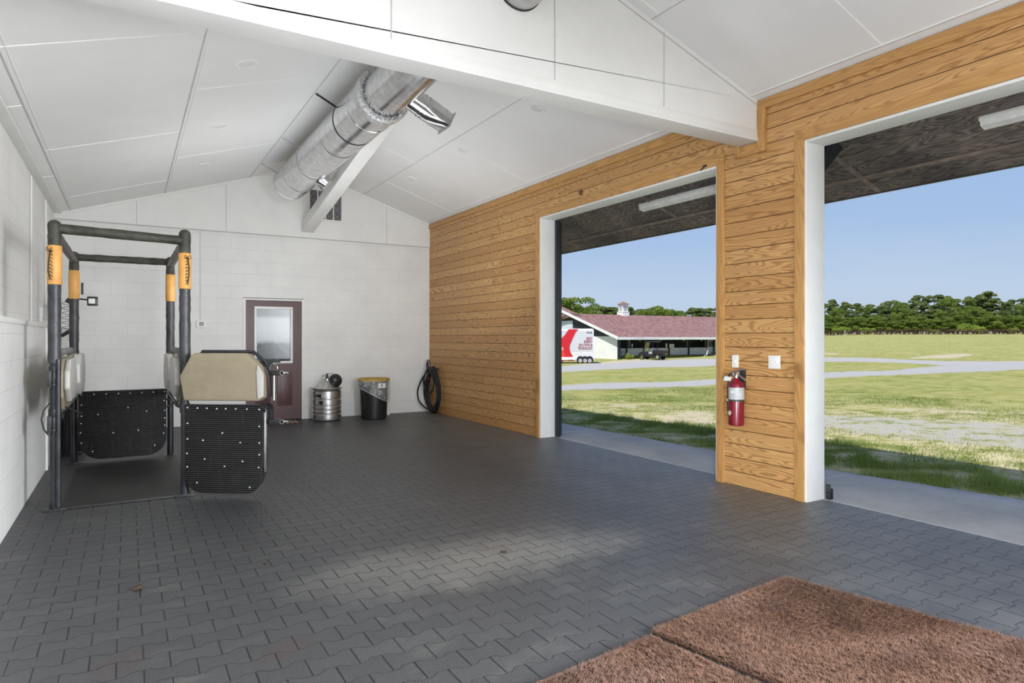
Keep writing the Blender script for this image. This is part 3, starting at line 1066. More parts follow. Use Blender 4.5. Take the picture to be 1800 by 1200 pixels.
# big side outlet
yb = 5.76 - 6.1
b = MB()
b.tube([(0.12, yb, -0.07), (0.30, yb, -0.155)], 0.11, 28)
b.tube([(0.265, yb, -0.138), (0.28, yb, -0.145)], 0.117, 28)
n = 28; q = []
dirv = Vector((0.88, 0, -0.42)).normalized(); c0 = Vector((0.30, yb, -0.155)); sx_ = Vector((0, 1, 0)); sy_ = dirv.cross(sx_).normalized()
rings = []
for (dist, sq, r_) in ((0, 0, 0.115), (0.06, 0.0, 0.115), (0.22, 1, 0.11), (0.26, 1, 0.11)):
    ring = []
    for k in range(n):
        a = 2 * PI * k / n
        cx_, cy_ = math.cos(a), math.sin(a)
        m_ = max(abs(cx_), abs(cy_))
        rx = r_ * ((1 - sq) + sq / m_)
        ring.append(c0 + dirv * dist + sx_ * cx_ * rx * (1 + 0.1 * sq) + sy_ * cy_ * rx * (1 - 0.35 * sq))
    rings.append(ring)
vs = [p for r_ in rings for p in r_]
fs = [(i * n + k, i * n + (k + 1) % n, (i + 1) * n + (k + 1) % n, (i + 1) * n + k) for i in range(3) for k in range(n)]
b.add(vs, fs)
ou = b.build('side_outlet', M['galv'], t)
b = MB()
e = c0 + dirv * 0.26
for s1 in (-1, 1):
    b.beam(e + sx_ * 0.125 * s1 - sy_ * 0.075, e + sx_ * 0.125 * s1 + sy_ * 0.075, 0.014, 0.014, up=dirv)
    b.beam(e + sy_ * 0.075 * s1 - sx_ * 0.13, e + sy_ * 0.075 * s1 + sx_ * 0.13, 0.014, 0.014, up=dirv)
b.build('outlet_flange', M['galv'], ou)
# small outlet with damper near the far end
yb = 9.05 - 6.1
b = MB()
b.tube([(0.10, yb, -0.13), (0.22, yb, -0.28)], 0.09, 24)
b.tube([(0.14, yb - 0.1, -0.18), (0.22, yb - 0.14, -0.26)], [0.11, 0.07], 20)
b.build('small_outlet', M['galv'], t)
b = MB()
b.box(0.205, 0.215, yb + 0.35, yb + 0.5, -0.14, -0.02)
b.build('damper_plate', M['plate'], t, bevel=0.002)
MB().box(0.214, 0.218, yb + 0.38, yb + 0.47, -0.11, -0.05).build('damper_slot', M['dark_screen'], t)
# hanging straps
for y, m_, w_ in ((6.97, 'black_metal', 0.022), (8.72, 'galv', 0.016), (10.2, 'galv', 0.014)):
    pts = [(1.733 - dx, y - 6.1, cz(1.733) - dz - 0.01), (-0.215, y - 6.1, 0.13)]
    a0 = math.atan2(0.13, -0.215)
    b = MB()
    b.beam(pts[0], pts[1], w_, 0.004, up=(0, 1, 0.01))
    arc = [(0.2525 * math.cos(a0 + 2 * PI * k / 60), y - 6.1, 0.2525 * math.sin(a0 + 2 * PI * k / 60)) for k in range(0, 37)]
    for p_, q_ in zip(arc[:-1], arc[1:]):
        b.beam(p_, q_, 0.003, w_, up=(0, 1, 0))
    b.sphere(pts[0], 0.014, 8, 6)
    b.build('hanger_strap', M[m_], t)
# duct on this side of the cross gable
t = thing('near_duct', 'grey round duct end at the top edge, coming out of the cross gable', 'duct', (2.34, YG0, 3.835))
MB().tube([(0, -0.001, 0), (0, -3.6, 0)], 0.182, 40).build('pipe', plain('dull_duct', (0.55, 0.55, 0.54, 1), 0.4, 0.5), t)
MB().tube([(0, -0.001, 0), (0, -0.012, 0)], 0.19, 40).build('shadow_ring', M['black_plastic'], t)  # black ring painted in for the shadow where pipe meets gable

# ------------------------------------------------------------------ wall fittings
t = thing('thermostat', 'small white thermostat with grey screen on the block wall left of the door', 'thermostat', (0.992, YB, 1.528))
MB().box(-0.068, 0.068, -0.028, 0, 0, 0.115).build('housing', M['plate'], t, bevel=0.006)
MB().box(-0.028, 0.04, -0.031, -0.027, 0.03, 0.09).build('screen', plain('lcd', (0.22, 0.23, 0.22, 1), 0.3), t, bevel=0.001)
o = MB().cyl((0.985, YB - 0.012, 1.64), (0.985, YB - 0.012, 3.05), 0.009, 10).build('conduit', M['white_paint'])
tag(o, 'thin white conduit running down the back wall to the thermostat', 'conduit')
o = MB().cyl((XU + 0.014, 9.95, 1.78), (XU + 0.014, 9.95, 3.10), 0.013, 10).build('conduit', M['white_paint'])
tag(o, 'white vertical conduit in the left wall\'s far corner above the junction box', 'conduit')
t = thing('junction_box', 'grey metal junction box with a conduit on the left wall above the ledge', 'electrical box', (XU, 9.92, 1.60))
MB().box(0, 0.055, -0.06, 0.10, 0.0, 0.18).build('box', plain('box_grey', (0.5, 0.5, 0.5, 1), 0.4), t, bevel=0.006)
MB().box(0.055, 0.058, -0.045, 0.085, 0.03, 0.16).build('cover', M['plate'], t, bevel=0.001)
t = thing('wall_socket', 'white wall socket on the left wall beside the junction box', 'socket', (XU, 9.45, 1.56))
MB().box(0, 0.03, -0.05, 0.05, 0, 0.17).build('housing', M['plate'], t, bevel=0.005)
MB().box(0.03, 0.034, -0.025, 0.025, 0.02, 0.06).build('outlet', M['grey_plastic'], t, bevel=0.002)

def switch(yc, zc, gang, lab):
    t = thing('light_switch', lab, 'switch', (XR, yc, zc), 0, 'switch plates')
    w_ = 0.037 if gang == 1 else 0.06
    pl = MB().box(-0.006, 0, -w_, w_, -0.058, 0.058).build('wall_plate', M['plate'], t, bevel=0.003)
    for k in range(gang):
        yo = 0 if gang == 1 else (-0.023, 0.023)[k]
        MB().box(-0.013, -0.004, yo - 0.004, yo + 0.004, -0.008, 0.010).build('toggle', M['plate'], t, bevel=0.001)
switch(4.10, 1.152, 1, 'narrow single white switch plate on the wooden pier, above the fire extinguisher')
switch(3.678, 1.158, 2, 'wider double white switch plate on the wooden pier near the second doorway')

o = MB().lathe([(0.0005, 0), (0.03, 0), (0.036, 0.004), (0.036, 0.008), (0.0005, 0.008)], n=20, caps=False).xf(Matrix.Translation((XR - 0.002, 6.475, 3.182)) @ Matrix.Rotation(-PI / 2, 4, 'Y')).build('hole_cover', plain('knot_brown', srgb(96, 66, 40), 0.6))
tag(o, 'small round brown plug in the boards above the first doorway', 'plug')

# fire extinguisher
t = thing('fire_extinguisher', 'red fire extinguisher with silver label hung on the wooden pier', 'fire extinguisher', (XR - 0.095, 4.01, 0.575))
R_ = 0.068
b = MB().lathe([(0.001, 0), (R_ - 0.006, 0), (R_, 0.008), (R_, 0.355), (R_ - 0.008, 0.385), (R_ - 0.03, 0.405), (0.03, 0.412), (0.022, 0.43), (0.001, 0.43)], n=36, caps=False)
b.build('cylinder', M['red_paint'], t)
MB().lathe([(R_ + 0.0012, 0.235), (R_ + 0.0012, 0.345)], n=36, caps=False).build('instruction_label', None, t)
lb = NT('silver_label')
pos = lb.coord(); xx, yy, zz = lb.sepxyz(pos)
ln = lb.math('SINE', lb.math('MULTIPLY', zz, 900.0))
tx = lb.noise(lb.comb(lb.math('MULTIPLY', xx, 300.0), lb.math('MULTIPLY', yy, 300.0), lb.math('MULTIPLY', zz, 120.0)), 1.0, 2)
lb.set(Base_Color=lb.mix(lb.mapr(tx, 0.5, 0.6), (0.55, 0.56, 0.58, 1), (0.25, 0.26, 0.28, 1)), Roughness=0.4)
bpy.data.objects['instruction_label'].data.materials.append(lb.m)
MB().lathe([(R_ + 0.002, 0.222), (R_ + 0.003, 0.226), (R_ + 0.003, 0.233), (R_ + 0.002, 0.237)], n=36, caps=False).build('strap', plain('green_strap', (0.02, 0.05, 0.035, 1), 0.5), t)
MB().cyl((0, 0, 0.425), (0, 0, 0.47), 0.017, 16).box(-0.02, 0.02, -0.018, 0.018, 0.455, 0.487).build('valve', M['steel'], t)
MB().cyl((-0.03, 0.012, 0.462), (-0.045, 0.016, 0.462), 0.017, 16).build('pressure_gauge', M['chrome'], t)
MB().beam((0, 0.02, 0.488), (0, -0.105, 0.515), 0.022, 0.008).build('lever', M['steel'], t, bevel=0.002)
MB().beam((0, -0.015, 0.465), (0, -0.105, 0.412), 0.022, 0.008).build('carry_handle', M['steel'], t, bevel=0.002)
hose = [(0, 0.02, 0.472), (-0.005, 0.055, 0.470), (-0.008, 0.079, 0.44), (-0.008, 0.085, 0.36), (-0.008, 0.083, 0.2)]
hs = MB().tube(hose, 0.0085, 10).tube([(-0.008, 0.083, 0.2), (-0.008, 0.081, 0.12)], [0.012, 0.009], 10).build('hose', M['black_plastic'], t)
MB().lathe([(0.012, 0), (0.012, 0.018)], (-0.008, 0.084, 0.215), 12).build('hose_clip', M['plate'], hs)
MB().prism([(-0.075, 0.085, 0.405), (-0.075, 0.005, 0.405), (-0.072, -0.01, 0.44), (-0.072, 0.07, 0.445)], (-0.002, 0, 0)).build('inspection_tag', M['plate'], t)
MB().cyl((-0.0685, 0.015, 0.115), (-0.071, 0.0155, 0.115), 0.021, 20).build('round_sticker', plain('sticker', (0.75, 0.75, 0.55, 1), 0.4, var=0.35, scale=60), t)
MB().box(-R_ - 0.0045, -R_ - 0.001, -0.042, 0.002, 0.295, 0.318).build('brand_plate', M['plate'], t)
MB().box(0.065, 0.095, -0.03, 0.03, 0.33, 0.5).build('wall_bracket', M['black_metal'], t, bevel=0.002)

# black door track on the far jamb and foot bracket at the near jamb
t = thing('door_track', 'tall black steel door track against the far jamb of the first doorway', 'door track', (5.16, 7.32, 0))
MB().box(-0.065, 0.0, 0.03, 0.19, 0.0, 2.99).build('channel', M['black_metal'], t, bevel=0.004)
MB().box(0.0, 0.085, 0.12, 0.19, 0.0, 2.99).build('guide', M['post_paint'], t, bevel=0.01)
MB().box(0.02, 0.03, 0.108, 0.12, 0.02, 2.97).build('brush_strip', M['black_plastic'], t)
t = thing('floor_bracket', 'small black door guide bracket on the ground at the wide pier', 'bracket', (5.135, 3.335, 0))
MB().box(-0.03, -0.024, -0.02, 0.02, 0.0, 0.13).box(-0.03, 0.012, -0.02, 0.02, 0.0, 0.008).box(0.006, 0.012, -0.02, 0.02, 0.0, 0.09).build('angle', M['black_metal'], t, bevel=0.002)
MB().cyl((-0.03, 0.0, 0.06), (0.014, 0.0, 0.06), 0.006, 10).build('bolt', M['steel'], t)
t = thing('head_bracket', 'tiny black latch above the first doorway\'s head near the pier', 'bracket', (XR, 4.46, 3.035))
MB().box(-0.03, 0, -0.03, 0.01, 0, 0.02).beam((-0.02, -0.02, 0.015), (-0.02, 0.045, -0.02), 0.012, 0.012).build('latch', M['black_metal'], t, bevel=0.002)

# soffit light fixtures
def fixture(x, y0, y1, lab):
    t = thing('soffit_light', lab, 'light fixture', (x, (y0 + y1) / 2, sz(x)), 0, 'strip lights under the eaves')
    L = (y1 - y0) / 2
    rot = Matrix.Rotation(math.atan(SM), 4, 'Y')
    MB().box(-0.055, 0.055, -L, L, -0.035, -0.001).xf(rot).build('housing', M['plate'], t, bevel=0.003)
    MB().prism([(-0.05, -L + 0.01, -0.035), (0.05, -L + 0.01, -0.035), (0.035, -L + 0.01, -0.075), (-0.035, -L + 0.01, -0.075)], (0, 2 * L - 0.02, 0)).xf(rot).build('lens', plain('strip_lens', (0.84, 0.84, 0.83, 1), 0.3), t, bevel=0.004)
fixture(5.70, 5.0, 6.3, 'white strip light under the eave outside the first doorway')
fixture(5.72, 1.15, 2.45, 'white strip light under the eave outside the second doorway, at the right edge')

# =================================================================== HORSE STOCKS
ST = thing('horse_stocks', 'black padded tubular horse stocks with orange leather bands and tan side pads', 'horse stocks', (0, 0, 0))
posts = [(-0.50, 6.30, 2.27), (0.43, 6.29, 2.27), (-0.50, 8.50, 2.27), (0.43, 8.50, 2.27)]
def wobble_tube(a, b, r, n=20, m=14, amp=0.0025, seed=1):
    rr = random.Random(seed)
    a = Vector(a); b = Vector(b)
    pts = [a.lerp(b, k / m) for k in range(m + 1)]
    rs = [r + rr.uniform(-amp, amp) for _ in pts]
    return pts, rs
padm = plain('pole_padding', (0.048, 0.050, 0.056, 1), 0.42, var=0.25, scale=9, bump=0.004, bscale=30)
padtop = plain('pole_padding_dusty', (0.055, 0.054, 0.040, 1), 0.6, var=0.35, scale=10, bump=0.003)
for i, (px, py, pz) in enumerate(posts):
    rr = 0.033
    near = i < 2
    b = MB()
    b.tube([(px, py, 0), (px, py, 1.25)], rr, 20)
    # second tube of the swinging gate beside the post
    b.build('post', M['post_paint'], ST)
    s_ = 1 if px < 0 else -1
    MB().box(px - 0.075, px + 0.075, py - 0.06, py + 0.06, 0.0, 0.012).build('base_plate', M['black_metal'], ST, bevel=0.003)
    pts, rs = wobble_tube((px, py, 1.17), (px, py, 1.80), 0.045, seed=i)
    MB().tube(pts, rs, 24).build('post_padding', padm, ST)
    pts, rs = wobble_tube((px, py, 2.08), (px, py, pz), 0.046, m=6, seed=i + 9)
    b = MB().tube(pts, rs, 24)
    b.sphere((px, py, pz), 0.047, 24, 12, (1, 1, 0.9))
    b.build('top_padding', padtop, ST)
    # leather band
    b = MB().tube([(px, py, 1.795), (px, py, 1.80), (px, py, 1.95), (px, py, 2.10), (px, py, 2.105)], [0.047, 0.0505, 0.051, 0.0505, 0.047], 28)
    lb_ = b.build('leather_band', M['leather'], ST)
    if near:
        a0 = math.atan2(-py, -px) + (0.35 if px > 0 else -0.5)   # the laced side as seen in the room
        b = MB()
        def pt(da, z, r=0.053):
            return (px + r * math.cos(a0 + da), py + r * math.sin(a0 + da), z)
        for k in range(9):
            z = 1.83 + k * 0.028
            b.tube([pt(-0.28, z), pt(0, z + 0.013, 0.060), pt(0.28, z - 0.006)], 0.0024, 6)
        b.tube([pt(0.05, 2.06, 0.06), pt(0.05, 1.98, 0.085), pt(0.02, 1.9, 0.088), pt(0, 1.84, 0.062)], 0.005, 8)
        b.tube([pt(0, 2.06, 0.06), pt(0.25, 2.085, 0.075), pt(0.35, 2.06, 0.075), pt(0.1, 2.05, 0.062), pt(-0.3, 2.085, 0.07), pt(-0.4, 2.06, 0.07), pt(-0.05, 2.05, 0.06)], 0.0028, 6)
        b.build('lacing', M['lace'], lb_)
# cross bars
for (a, b_, z0, z1, sd_) in ((0, 1, 2.245, 2.215, 21), (2, 3, 2.25, 2.25, 22), (0, 2, 2.20, 2.22, 23), (1, 3, 2.20, 2.22, 24)):
    pa = posts[a]; pb = posts[b_]
    pts, rs = wobble_tube((pa[0], pa[1], z0), (pb[0], pb[1], z1), 0.040, m=12, seed=sd_)
    MB().tube(pts, rs, 22).build('cross_bar', padtop if a in (0, 2) and b_ in (1, 3) else padm, ST)
# hinge sleeves and gate tubes on the near posts
for (px, py, s_) in ((-0.50, 6.30, 1), (0.43, 6.29, -1), (0.43, 8.50, -1), (-0.5, 8.5, 1)):
    for z in (1.06, 0.72):
        MB().tube([(px, py, z), (px, py, z + 0.085)], 0.041, 20).build('hinge_sleeve', M['post_paint'], ST, bevel=0.002)
gx, gy = -0.472, 6.262
MB().tube([(gx, gy, 0.02), (gx, gy, 1.20)], 0.019, 16).build('gate_tube', M['post_paint'], ST)
for z in (0.62, 0.98):
    MB().box(-0.545, -0.515, 6.235, 6.27, z, z + 0.13).cyl((-0.50, 6.25, z + 0.02), (-0.50, 6.225, z + 0.02), 0.012, 10).box(-0.51, -0.49, 6.245, 6.262, z + 0.03, z + 0.12).build('latch_plate', M['black_metal'], ST, bevel=0.002)
MB().tube([(-0.53, 6.27, 0.85), (-0.565, 6.25, 0.80), (-0.58, 6.245, 0.73), (-0.565, 6.25, 0.65), (-0.535, 6.262, 0.60)], 0.006, 10).build('cable_loop', M['black_plastic'], ST)

# rubber panels
def panel_outline(w, h, rl, rr_, n=10):
    p = [(0, h), (0, rl)]
    for k in range(1, n):
        a = PI + (PI / 2) * k / n
        p.append((rl + rl * math.cos(a), rl + rl * math.sin(a)))
    p.append((rl, 0)); p.append((w - rr_, 0))
    for k in range(1, n):
        a = 1.5 * PI + (PI / 2) * k / n
        p.append((w - rr_ + rr_ * math.cos(a), rr_ + rr_ * math.sin(a)))
    p.append((w, rr_)); p.append((w, h))
    return p
bolt_me = None
def rubber_panel(org, dirx, w, h, rl, rr_, thick, bolts):
    """local x runs along dirx, local y = away from the camera"""
    ang = math.atan2(dirx[1], dirx[0])
    pan = MB().prism([(x, 0, z) for x, z in panel_outline(w, h, rl, rr_)], (0, thick, 0)).build('rubber_panel', M['ribbed'], ST, bevel=0.004)
    pan.location = org
    pan.rotation_euler = (0, 0, ang)
    global bolt_me
    for (x, z) in bolts:
        if bolt_me is None:
            o_ = MB().sphere((0, 0, 0), 0.0085, 12, 8, (1, 0.6, 1)).build('bolt', M['bolt'])
            bolt_me = o_.data
        else:
            o_ = bpy.data.objects.new('bolt', bolt_me)
            COL.objects.link(o_)
        o_.parent = pan
        o_.location = (x, -0.002, z)
    return pan
# near gate, swung open towards the camera
GW, GH = 0.70, 0.765
gd = Vector((0.57, -0.42, 0)).normalized()
bl = [(0.025, 0.735), (0.115, 0.732), (0.20, 0.730), (0.29, 0.727), (0.37, 0.728), (0.46, 0.727), (0.56, 0.727), (0.67, 0.725),
      (0.025, 0.60), (0.025, 0.465), (0.02, 0.34), (0.022, 0.225), (0.11, 0.09), (0.67, 0.58), (0.67, 0.44), (0.67, 0.34), (0.665, 0.23), (0.585, 0.06),
      (0.34, 0.52), (0.165, 0.455), (0.50, 0.44), (0.18, 0.295), (0.36, 0.235), (0.52, 0.28)]
g0 = Vector((0.425, 6.225, 0.035))
pn = rubber_panel(g0, gd, GW, GH, 0.16, 0.17, 0.012, bl)
side = Vector((-gd.y, gd.x, 0))
# tubular frame behind the panel, seen at its free edge
def gp3(x, y, z):
    return g0 + gd * x + side * y + Vector((0, 0, z))
fr = [gp3(0.02, 0.045, 0.05), gp3(0.02, 0.045, 0.76), gp3(0.66, 0.045, 0.76)]
arc = [gp3(0.66 + 0.04 * math.sin(a), 0.045, 0.72 + 0.04 * math.cos(a)) for a in (0, 0.5, 1.0, 1.57)]
pts = [gp3(0.04, 0.05, 0.745), gp3(0.66, 0.05, 0.745)] + [gp3(0.66 + 0.045 * math.sin(a), 0.05, 0.70 + 0.045 * math.cos(a)) for a in (0.5, 1.0, 1.57)] + \
      [gp3(0.705, 0.05, 0.30), gp3(0.70, 0.05, 0.20), gp3(0.66, 0.05, 0.10), gp3(0.58, 0.05, 0.04), gp3(0.48, 0.05, 0.02), gp3(0.2, 0.05, 0.02), gp3(0.08, 0.05, 0.07), gp3(0.04, 0.05, 0.18)]
MB().tube(pts, 0.019, 14, closed=True).build('gate_frame', M['black_metal'], ST)
MB().beam(gp3(0.715, 0.02, 0.70), gp3(0.715, 0.02, 0.19), 0.02, 0.016, up=tuple(side)).build('edge_bar', M['steel'], ST, bevel=0.003)
pts = [gp3(0.69, 0.0, 0.735), gp3(0.70, 0.01, 0.765), gp3(0.715, 0.035, 0.778), gp3(0.735, 0.06, 0.765), gp3(0.74, 0.07, 0.72), gp3(0.738, 0.07, 0.60)]
b = MB()
for p_, q_ in zip(pts[:-1], pts[1:]):
    b.beam(p_, q_, 0.008, 0.05, up=tuple(gd))
b.build('edge_flap', M['rubber'], ST)
# far gate, closed, hung across between the far posts
fb = [(0.03 + k * 0.113, 0.71) for k in range(8)] + [(0.03, 0.60), (0.03, 0.48), (0.025, 0.40), (0.02, 0.30), (0.03, 0.19), (0.13, 0.09), (0.815, 0.61), (0.82, 0.50), (0.82, 0.41), (0.82, 0.33), (0.81, 0.24), (0.72, 0.11),
                                                   (0.18, 0.49), (0.46, 0.55), (0.64, 0.50), (0.32, 0.28), (0.56, 0.29)]
rubber_panel(Vector((-0.455, 8.36, 0.045)), Vector((1, 0, 0)), 0.84, 0.745, 0.22, 0.20, 0.012, fb)
MB().tube([(-0.44, 8.41, 0.77), (0.37, 8.41, 0.77)], 0.019, 14).tube([(0.36, 8.41, 0.66), (0.42, 8.47, 0.66)], 0.012, 10).build('far_gate_frame', M['black_metal'], ST)

# front pad above the near gate
def pad(outline, thick, name, mats, parent, org, ang, label=None, bev=0.018):
    b = MB().prism([(x, 0, z) for x, z in outline], (0, thick, 0))
    o_ = b.build(name, mats, parent, bevel=bev, seg=3)
    o_.location = org
    o_.rotation_euler = (0, 0, ang)
    if label: o_['label'] = label
    return o_
ga = math.atan2(gd.y, gd.x)
ol = [(0.0, 0.215), (0.0, 0.19), (0.035, 0.0), (0.70, 0.0), (0.735, 0.03), (0.728, 0.20), (0.70, 0.30), (0.60, 0.395), (0.565, 0.405), (0.13, 0.405), (0.10, 0.39)]
po = g0 + Vector((0, 0, 0.80)) - gd * 0.01 - side * 0.06
tp = pad(ol, 0.10, 'front_pad', M['tan_vinyl'], ST, po, ga, 'tan vinyl pad, scuffed at the edges')
tp_side = MB().prism([(x, 0, z) for x, z in [(0.685, 0.005), (0.745, 0.0), (0.748, 0.03), (0.74, 0.20), (0.66, 0.335), (0.64, 0.33), (0.675, 0.2)]], (0, 0.03, 0))
e_ = pad([(0.0, 0.0), (0.045, 0.02), (0.048, 0.21), (0.0, 0.285), (-0.012, 0.22)], 0.02, 'worn_edge', M['grey_vinyl'], tp, (0.70, -0.008, 0.02), 0.0, None, 0.004)
b = MB()
pts = [gp3(-0.02, 0.075, 0.80 + 0.27), gp3(0.12, 0.075, 1.215), gp3(0.58, 0.075, 1.215), gp3(0.69, 0.075, 1.13), gp3(0.745, 0.075, 1.02), gp3(0.755, 0.075, 0.83)]
b.tube(pts, 0.016, 12)
b.beam(gp3(-0.04, 0.075, 1.11), gp3(0.75, 0.075, 1.11), 0.02, 0.045)
b.build('pad_frame', M['black_metal'], ST)
MB().tube([gp3(0.775, 0.055, 0.80), gp3(0.775, 0.055, 1.03)], 0.010, 12).build('pull_rod', M['steel'], ST)
for z in (1.035, 0.62):
    lt = MB().beam(gp3(0.745, 0.04, z), gp3(0.84, 0.04, z), 0.05, 0.045).cyl(gp3(0.84, 0.04, z), gp3(0.875, 0.04, z), 0.014, 12).build('spring_latch', M['black_plastic'], ST, bevel=0.004)
    MB().cyl(gp3(0.875, 0.04, z), gp3(0.91, 0.04, z), 0.010, 12).tube([gp3(0.862 + 0.018 * math.cos(a), 0.02, z + 0.018 * math.sin(a)) for a in [k * 2 * PI / 12 for k in range(12)]], 0.003, 6, closed=True).build('latch_pin', M['steel'], lt)
MB().tube([gp3(0.775 + 0.035 * math.cos(a), 0.05, 1.075 + 0.035 * math.sin(a)) for a in [k * 2 * PI / 16 for k in range(16)]], 0.003, 6, closed=True).build('ring', M['steel'], ST)
MB().beam(gp3(0.68, 0.09, 1.135), gp3(0.81, 0.09, 1.135), 0.03, 0.03).build('top_latch_bar', M['black_metal'], ST, bevel=0.002)

# side squeeze pads, two on each side, hung on the side rails
def side_pad(x0, x1, y0, y1, z0, z1, nm, lab, mat, slant=0.0):
    """a cushion: six-sided in side view, bulged towards the middle"""
    c = 0.16
    ol_ = [(y0, z0 + 0.12), (y0 + c, z0), (y1 - c, z0), (y1, z0 + 0.12), (y1, z1 - c), (y1 - c, z1), (y0 + c, z1), (y0, z1 - c * 0.6)]
    b = MB().prism([(x0, y, z) for y, z in ol_], (x1 - x0, 0, 0))
    o_ = b.build(nm, mat, ST, bevel=0.018, seg=3)
    if slant:
        o_.data.transform(Matrix.Translation((x0, y0, 0)) @ Matrix.Rotation(slant, 4, 'Z') @ Matrix.Translation((-x0, -y0, 0)))
    return o_
side_pad(-0.515, -0.450, 6.40, 7.25, 0.76, 1.20, 'side_pad', None, M['tan_vinyl'])
side_pad(-0.448, -0.405, 6.44, 7.30, 0.83, 1.19, 'side_cushion', None, M['grey_vinyl'])
side_pad(-0.50, -0.452, 7.36, 8.30, 0.80, 1.21, 'side_pad', None, M['tan_vinyl'])
side_pad(-0.45, -0.385, 7.40, 8.28, 0.82, 1.21, 'side_cushion', None, M['grey_vinyl'])
side_pad(0.41, 0.46, 6.42, 7.25, 0.76, 1.20, 'side_pad', None, M['tan_vinyl'])
side_pad(0.36, 0.408, 6.46, 7.30, 0.83, 1.19, 'side_cushion', None, M['grey_vinyl'])
side_pad(0.41, 0.45, 7.36, 8.30, 0.80, 1.20, 'side_pad', None, M['tan_vinyl'])
side_pad(0.35, 0.408, 7.40, 8.28, 0.82, 1.20, 'side_cushion', None, M['grey_vinyl'])
for x in (-0.49, 0.42):
    s_ = 1 if x < 0 else -1
    MB().tube([(x, 6.34, 0.76), (x + 0.03 * s_, 6.6, 0.76), (x + 0.03 * s_, 8.2, 0.76), (x, 8.46, 0.76)], 0.018, 14).tube([(x, 6.34, 1.13), (x, 8.46, 1.13)], 0.018, 14).build('side_rail', M['black_metal'], ST)
    MB().tube([(x + 0.02 * s_, 6.45, 1.24), (x + 0.03 * s_, 6.5, 1.255), (x + 0.03 * s_, 7.3, 1.255), (x + 0.02 * s_, 7.35, 1.23)], 0.028, 16).build('top_roll', plain('grey_roll', (0.22, 0.22, 0.22, 1), 0.6, var=0.3, scale=30), ST)
    MB().beam((x + 0.03 * s_, 6.55, 0.80), (x + 0.14 * s_, 6.9, 0.70), 0.012, 0.012).build('stay', M['black_metal'], ST)

t = MB().prism([(x, y, 0.001) for x, y in [(-0.46, 6.25), (0.48, 6.25), (0.485, 8.46), (-0.455, 8.34)]], (0, 0, 0.016)).build('rubber_mat', None, bevel=0.003)
mm = NT('worn_rubber_mat')
pos = mm.geo()
w1 = mm.noise(pos, 1.6, 5, 0.7); w2 = mm.noise(pos, 26, 4, 0.75)
mm.set(Base_Color=mm.mix(mm.mapr(w2, 0.62, 0.8, 0, 0.7), mm.mix(mm.mapr(w1, 0.4, 0.7), (0.013, 0.013, 0.013, 1), (0.034, 0.033, 0.031, 1)), (0.16, 0.155, 0.145, 1)), Roughness=0.55)
mm.bump(w2, 0.003)
t.data.materials.append(mm.m)
tag(t, 'black rubber floor mat lying inside the horse stocks', 'mat')

# camera stand behind the stocks
t = thing('equipment_stand', 'slim black equipment stand with curved arm and small lamp behind the stocks', 'stand', (-0.60, 9.15, 0))
MB().tube([(0, 0, 0.03), (0.02, 0, 0.9), (0.06, 0, 1.35), (0.10, 0, 1.62)], [0.05, 0.042, 0.03, 0.016], 14).lathe([(0.001, 0), (0.15, 0), (0.15, 0.02), (0.04, 0.04), (0.001, 0.04)], n=24, caps=False).build('column', M['black_metal'], t)
MB().tube([(-0.16, 0, 1.40), (-0.05, 0, 1.40), (0.05, 0, 1.47), (0.09, 0, 1.58), (0.08, 0, 1.75), (0.06, 0, 1.86)], 0.022, 12).build('curved_arm', M['black_plastic'], t)
MB().prism([(-0.03, -0.02, 1.80), (0.08, -0.02, 1.93), (0.11, -0.02, 1.86), (0.10, -0.02, 1.72), (0.05, -0.02, 1.74)], (0, 0.05, 0)).build('head', M['black_plastic'], t, bevel=0.008)
lm = MB().beam((0.10, 0, 1.83), (0.20, 0, 1.82), 0.02, 0.02).box(0.19, 0.30, -0.03, 0.0, 1.75, 1.86).build('lamp_head', M['black_plastic'], t, bevel=0.012)
MB().box(0.205, 0.27, -0.036, -0.028, 1.775, 1.835).build('lamp_lens', M['plate'], lm, bevel=0.003)
MB().box(0.13, 0.155, -0.02, 0.01, 1.88, 2.02).build('antenna', M['black_plastic'], t, bevel=0.006)
pts = [(-0.01 + 0.045 * math.cos(a), 0.045 * math.sin(a), 1.46 + a * 0.009) for a in [k * 0.4 for k in range(95)]]
MB().tube(pts, 0.003, 6).build('coiled_cord', M['black_plastic'], t)
t = thing('canister', 'dull steel canister standing in the back corner behind the stocks', 'canister', (-0.60, 9.75, 0))
MB().lathe([(0.001, 0.0), (0.10, 0.0), (0.115, 0.02), (0.115, 0.62), (0.10, 0.68), (0.05, 0.72), (0.05, 0.76), (0.001, 0.76)], n=28, caps=False).build('body', M['steel'], t)
MB().lathe([(0.001, 0.76), (0.06, 0.76), (0.065, 0.79), (0.001, 0.80)], n=20, caps=False).build('cap', M['grey_plastic'], t)
t = thing('black_bin', 'low black bin in the back corner in front of the steel canister', 'bin', (-0.58, 9.46, 0))
MB().lathe([(0.001, 0), (0.12, 0), (0.15, 0.36), (0.158, 0.37), (0.158, 0.385), (0.142, 0.385), (0.115, 0.03), (0.001, 0.03)], n=28, caps=False).build('tub', M['rubber'], t)
MB().tube([(-0.15, 0, 0.36), (-0.13, -0.05, 0.42), (0, -0.09, 0.45), (0.13, -0.05, 0.42), (0.15, 0, 0.36)], 0.005, 8).build('bail', M['steel'], t)

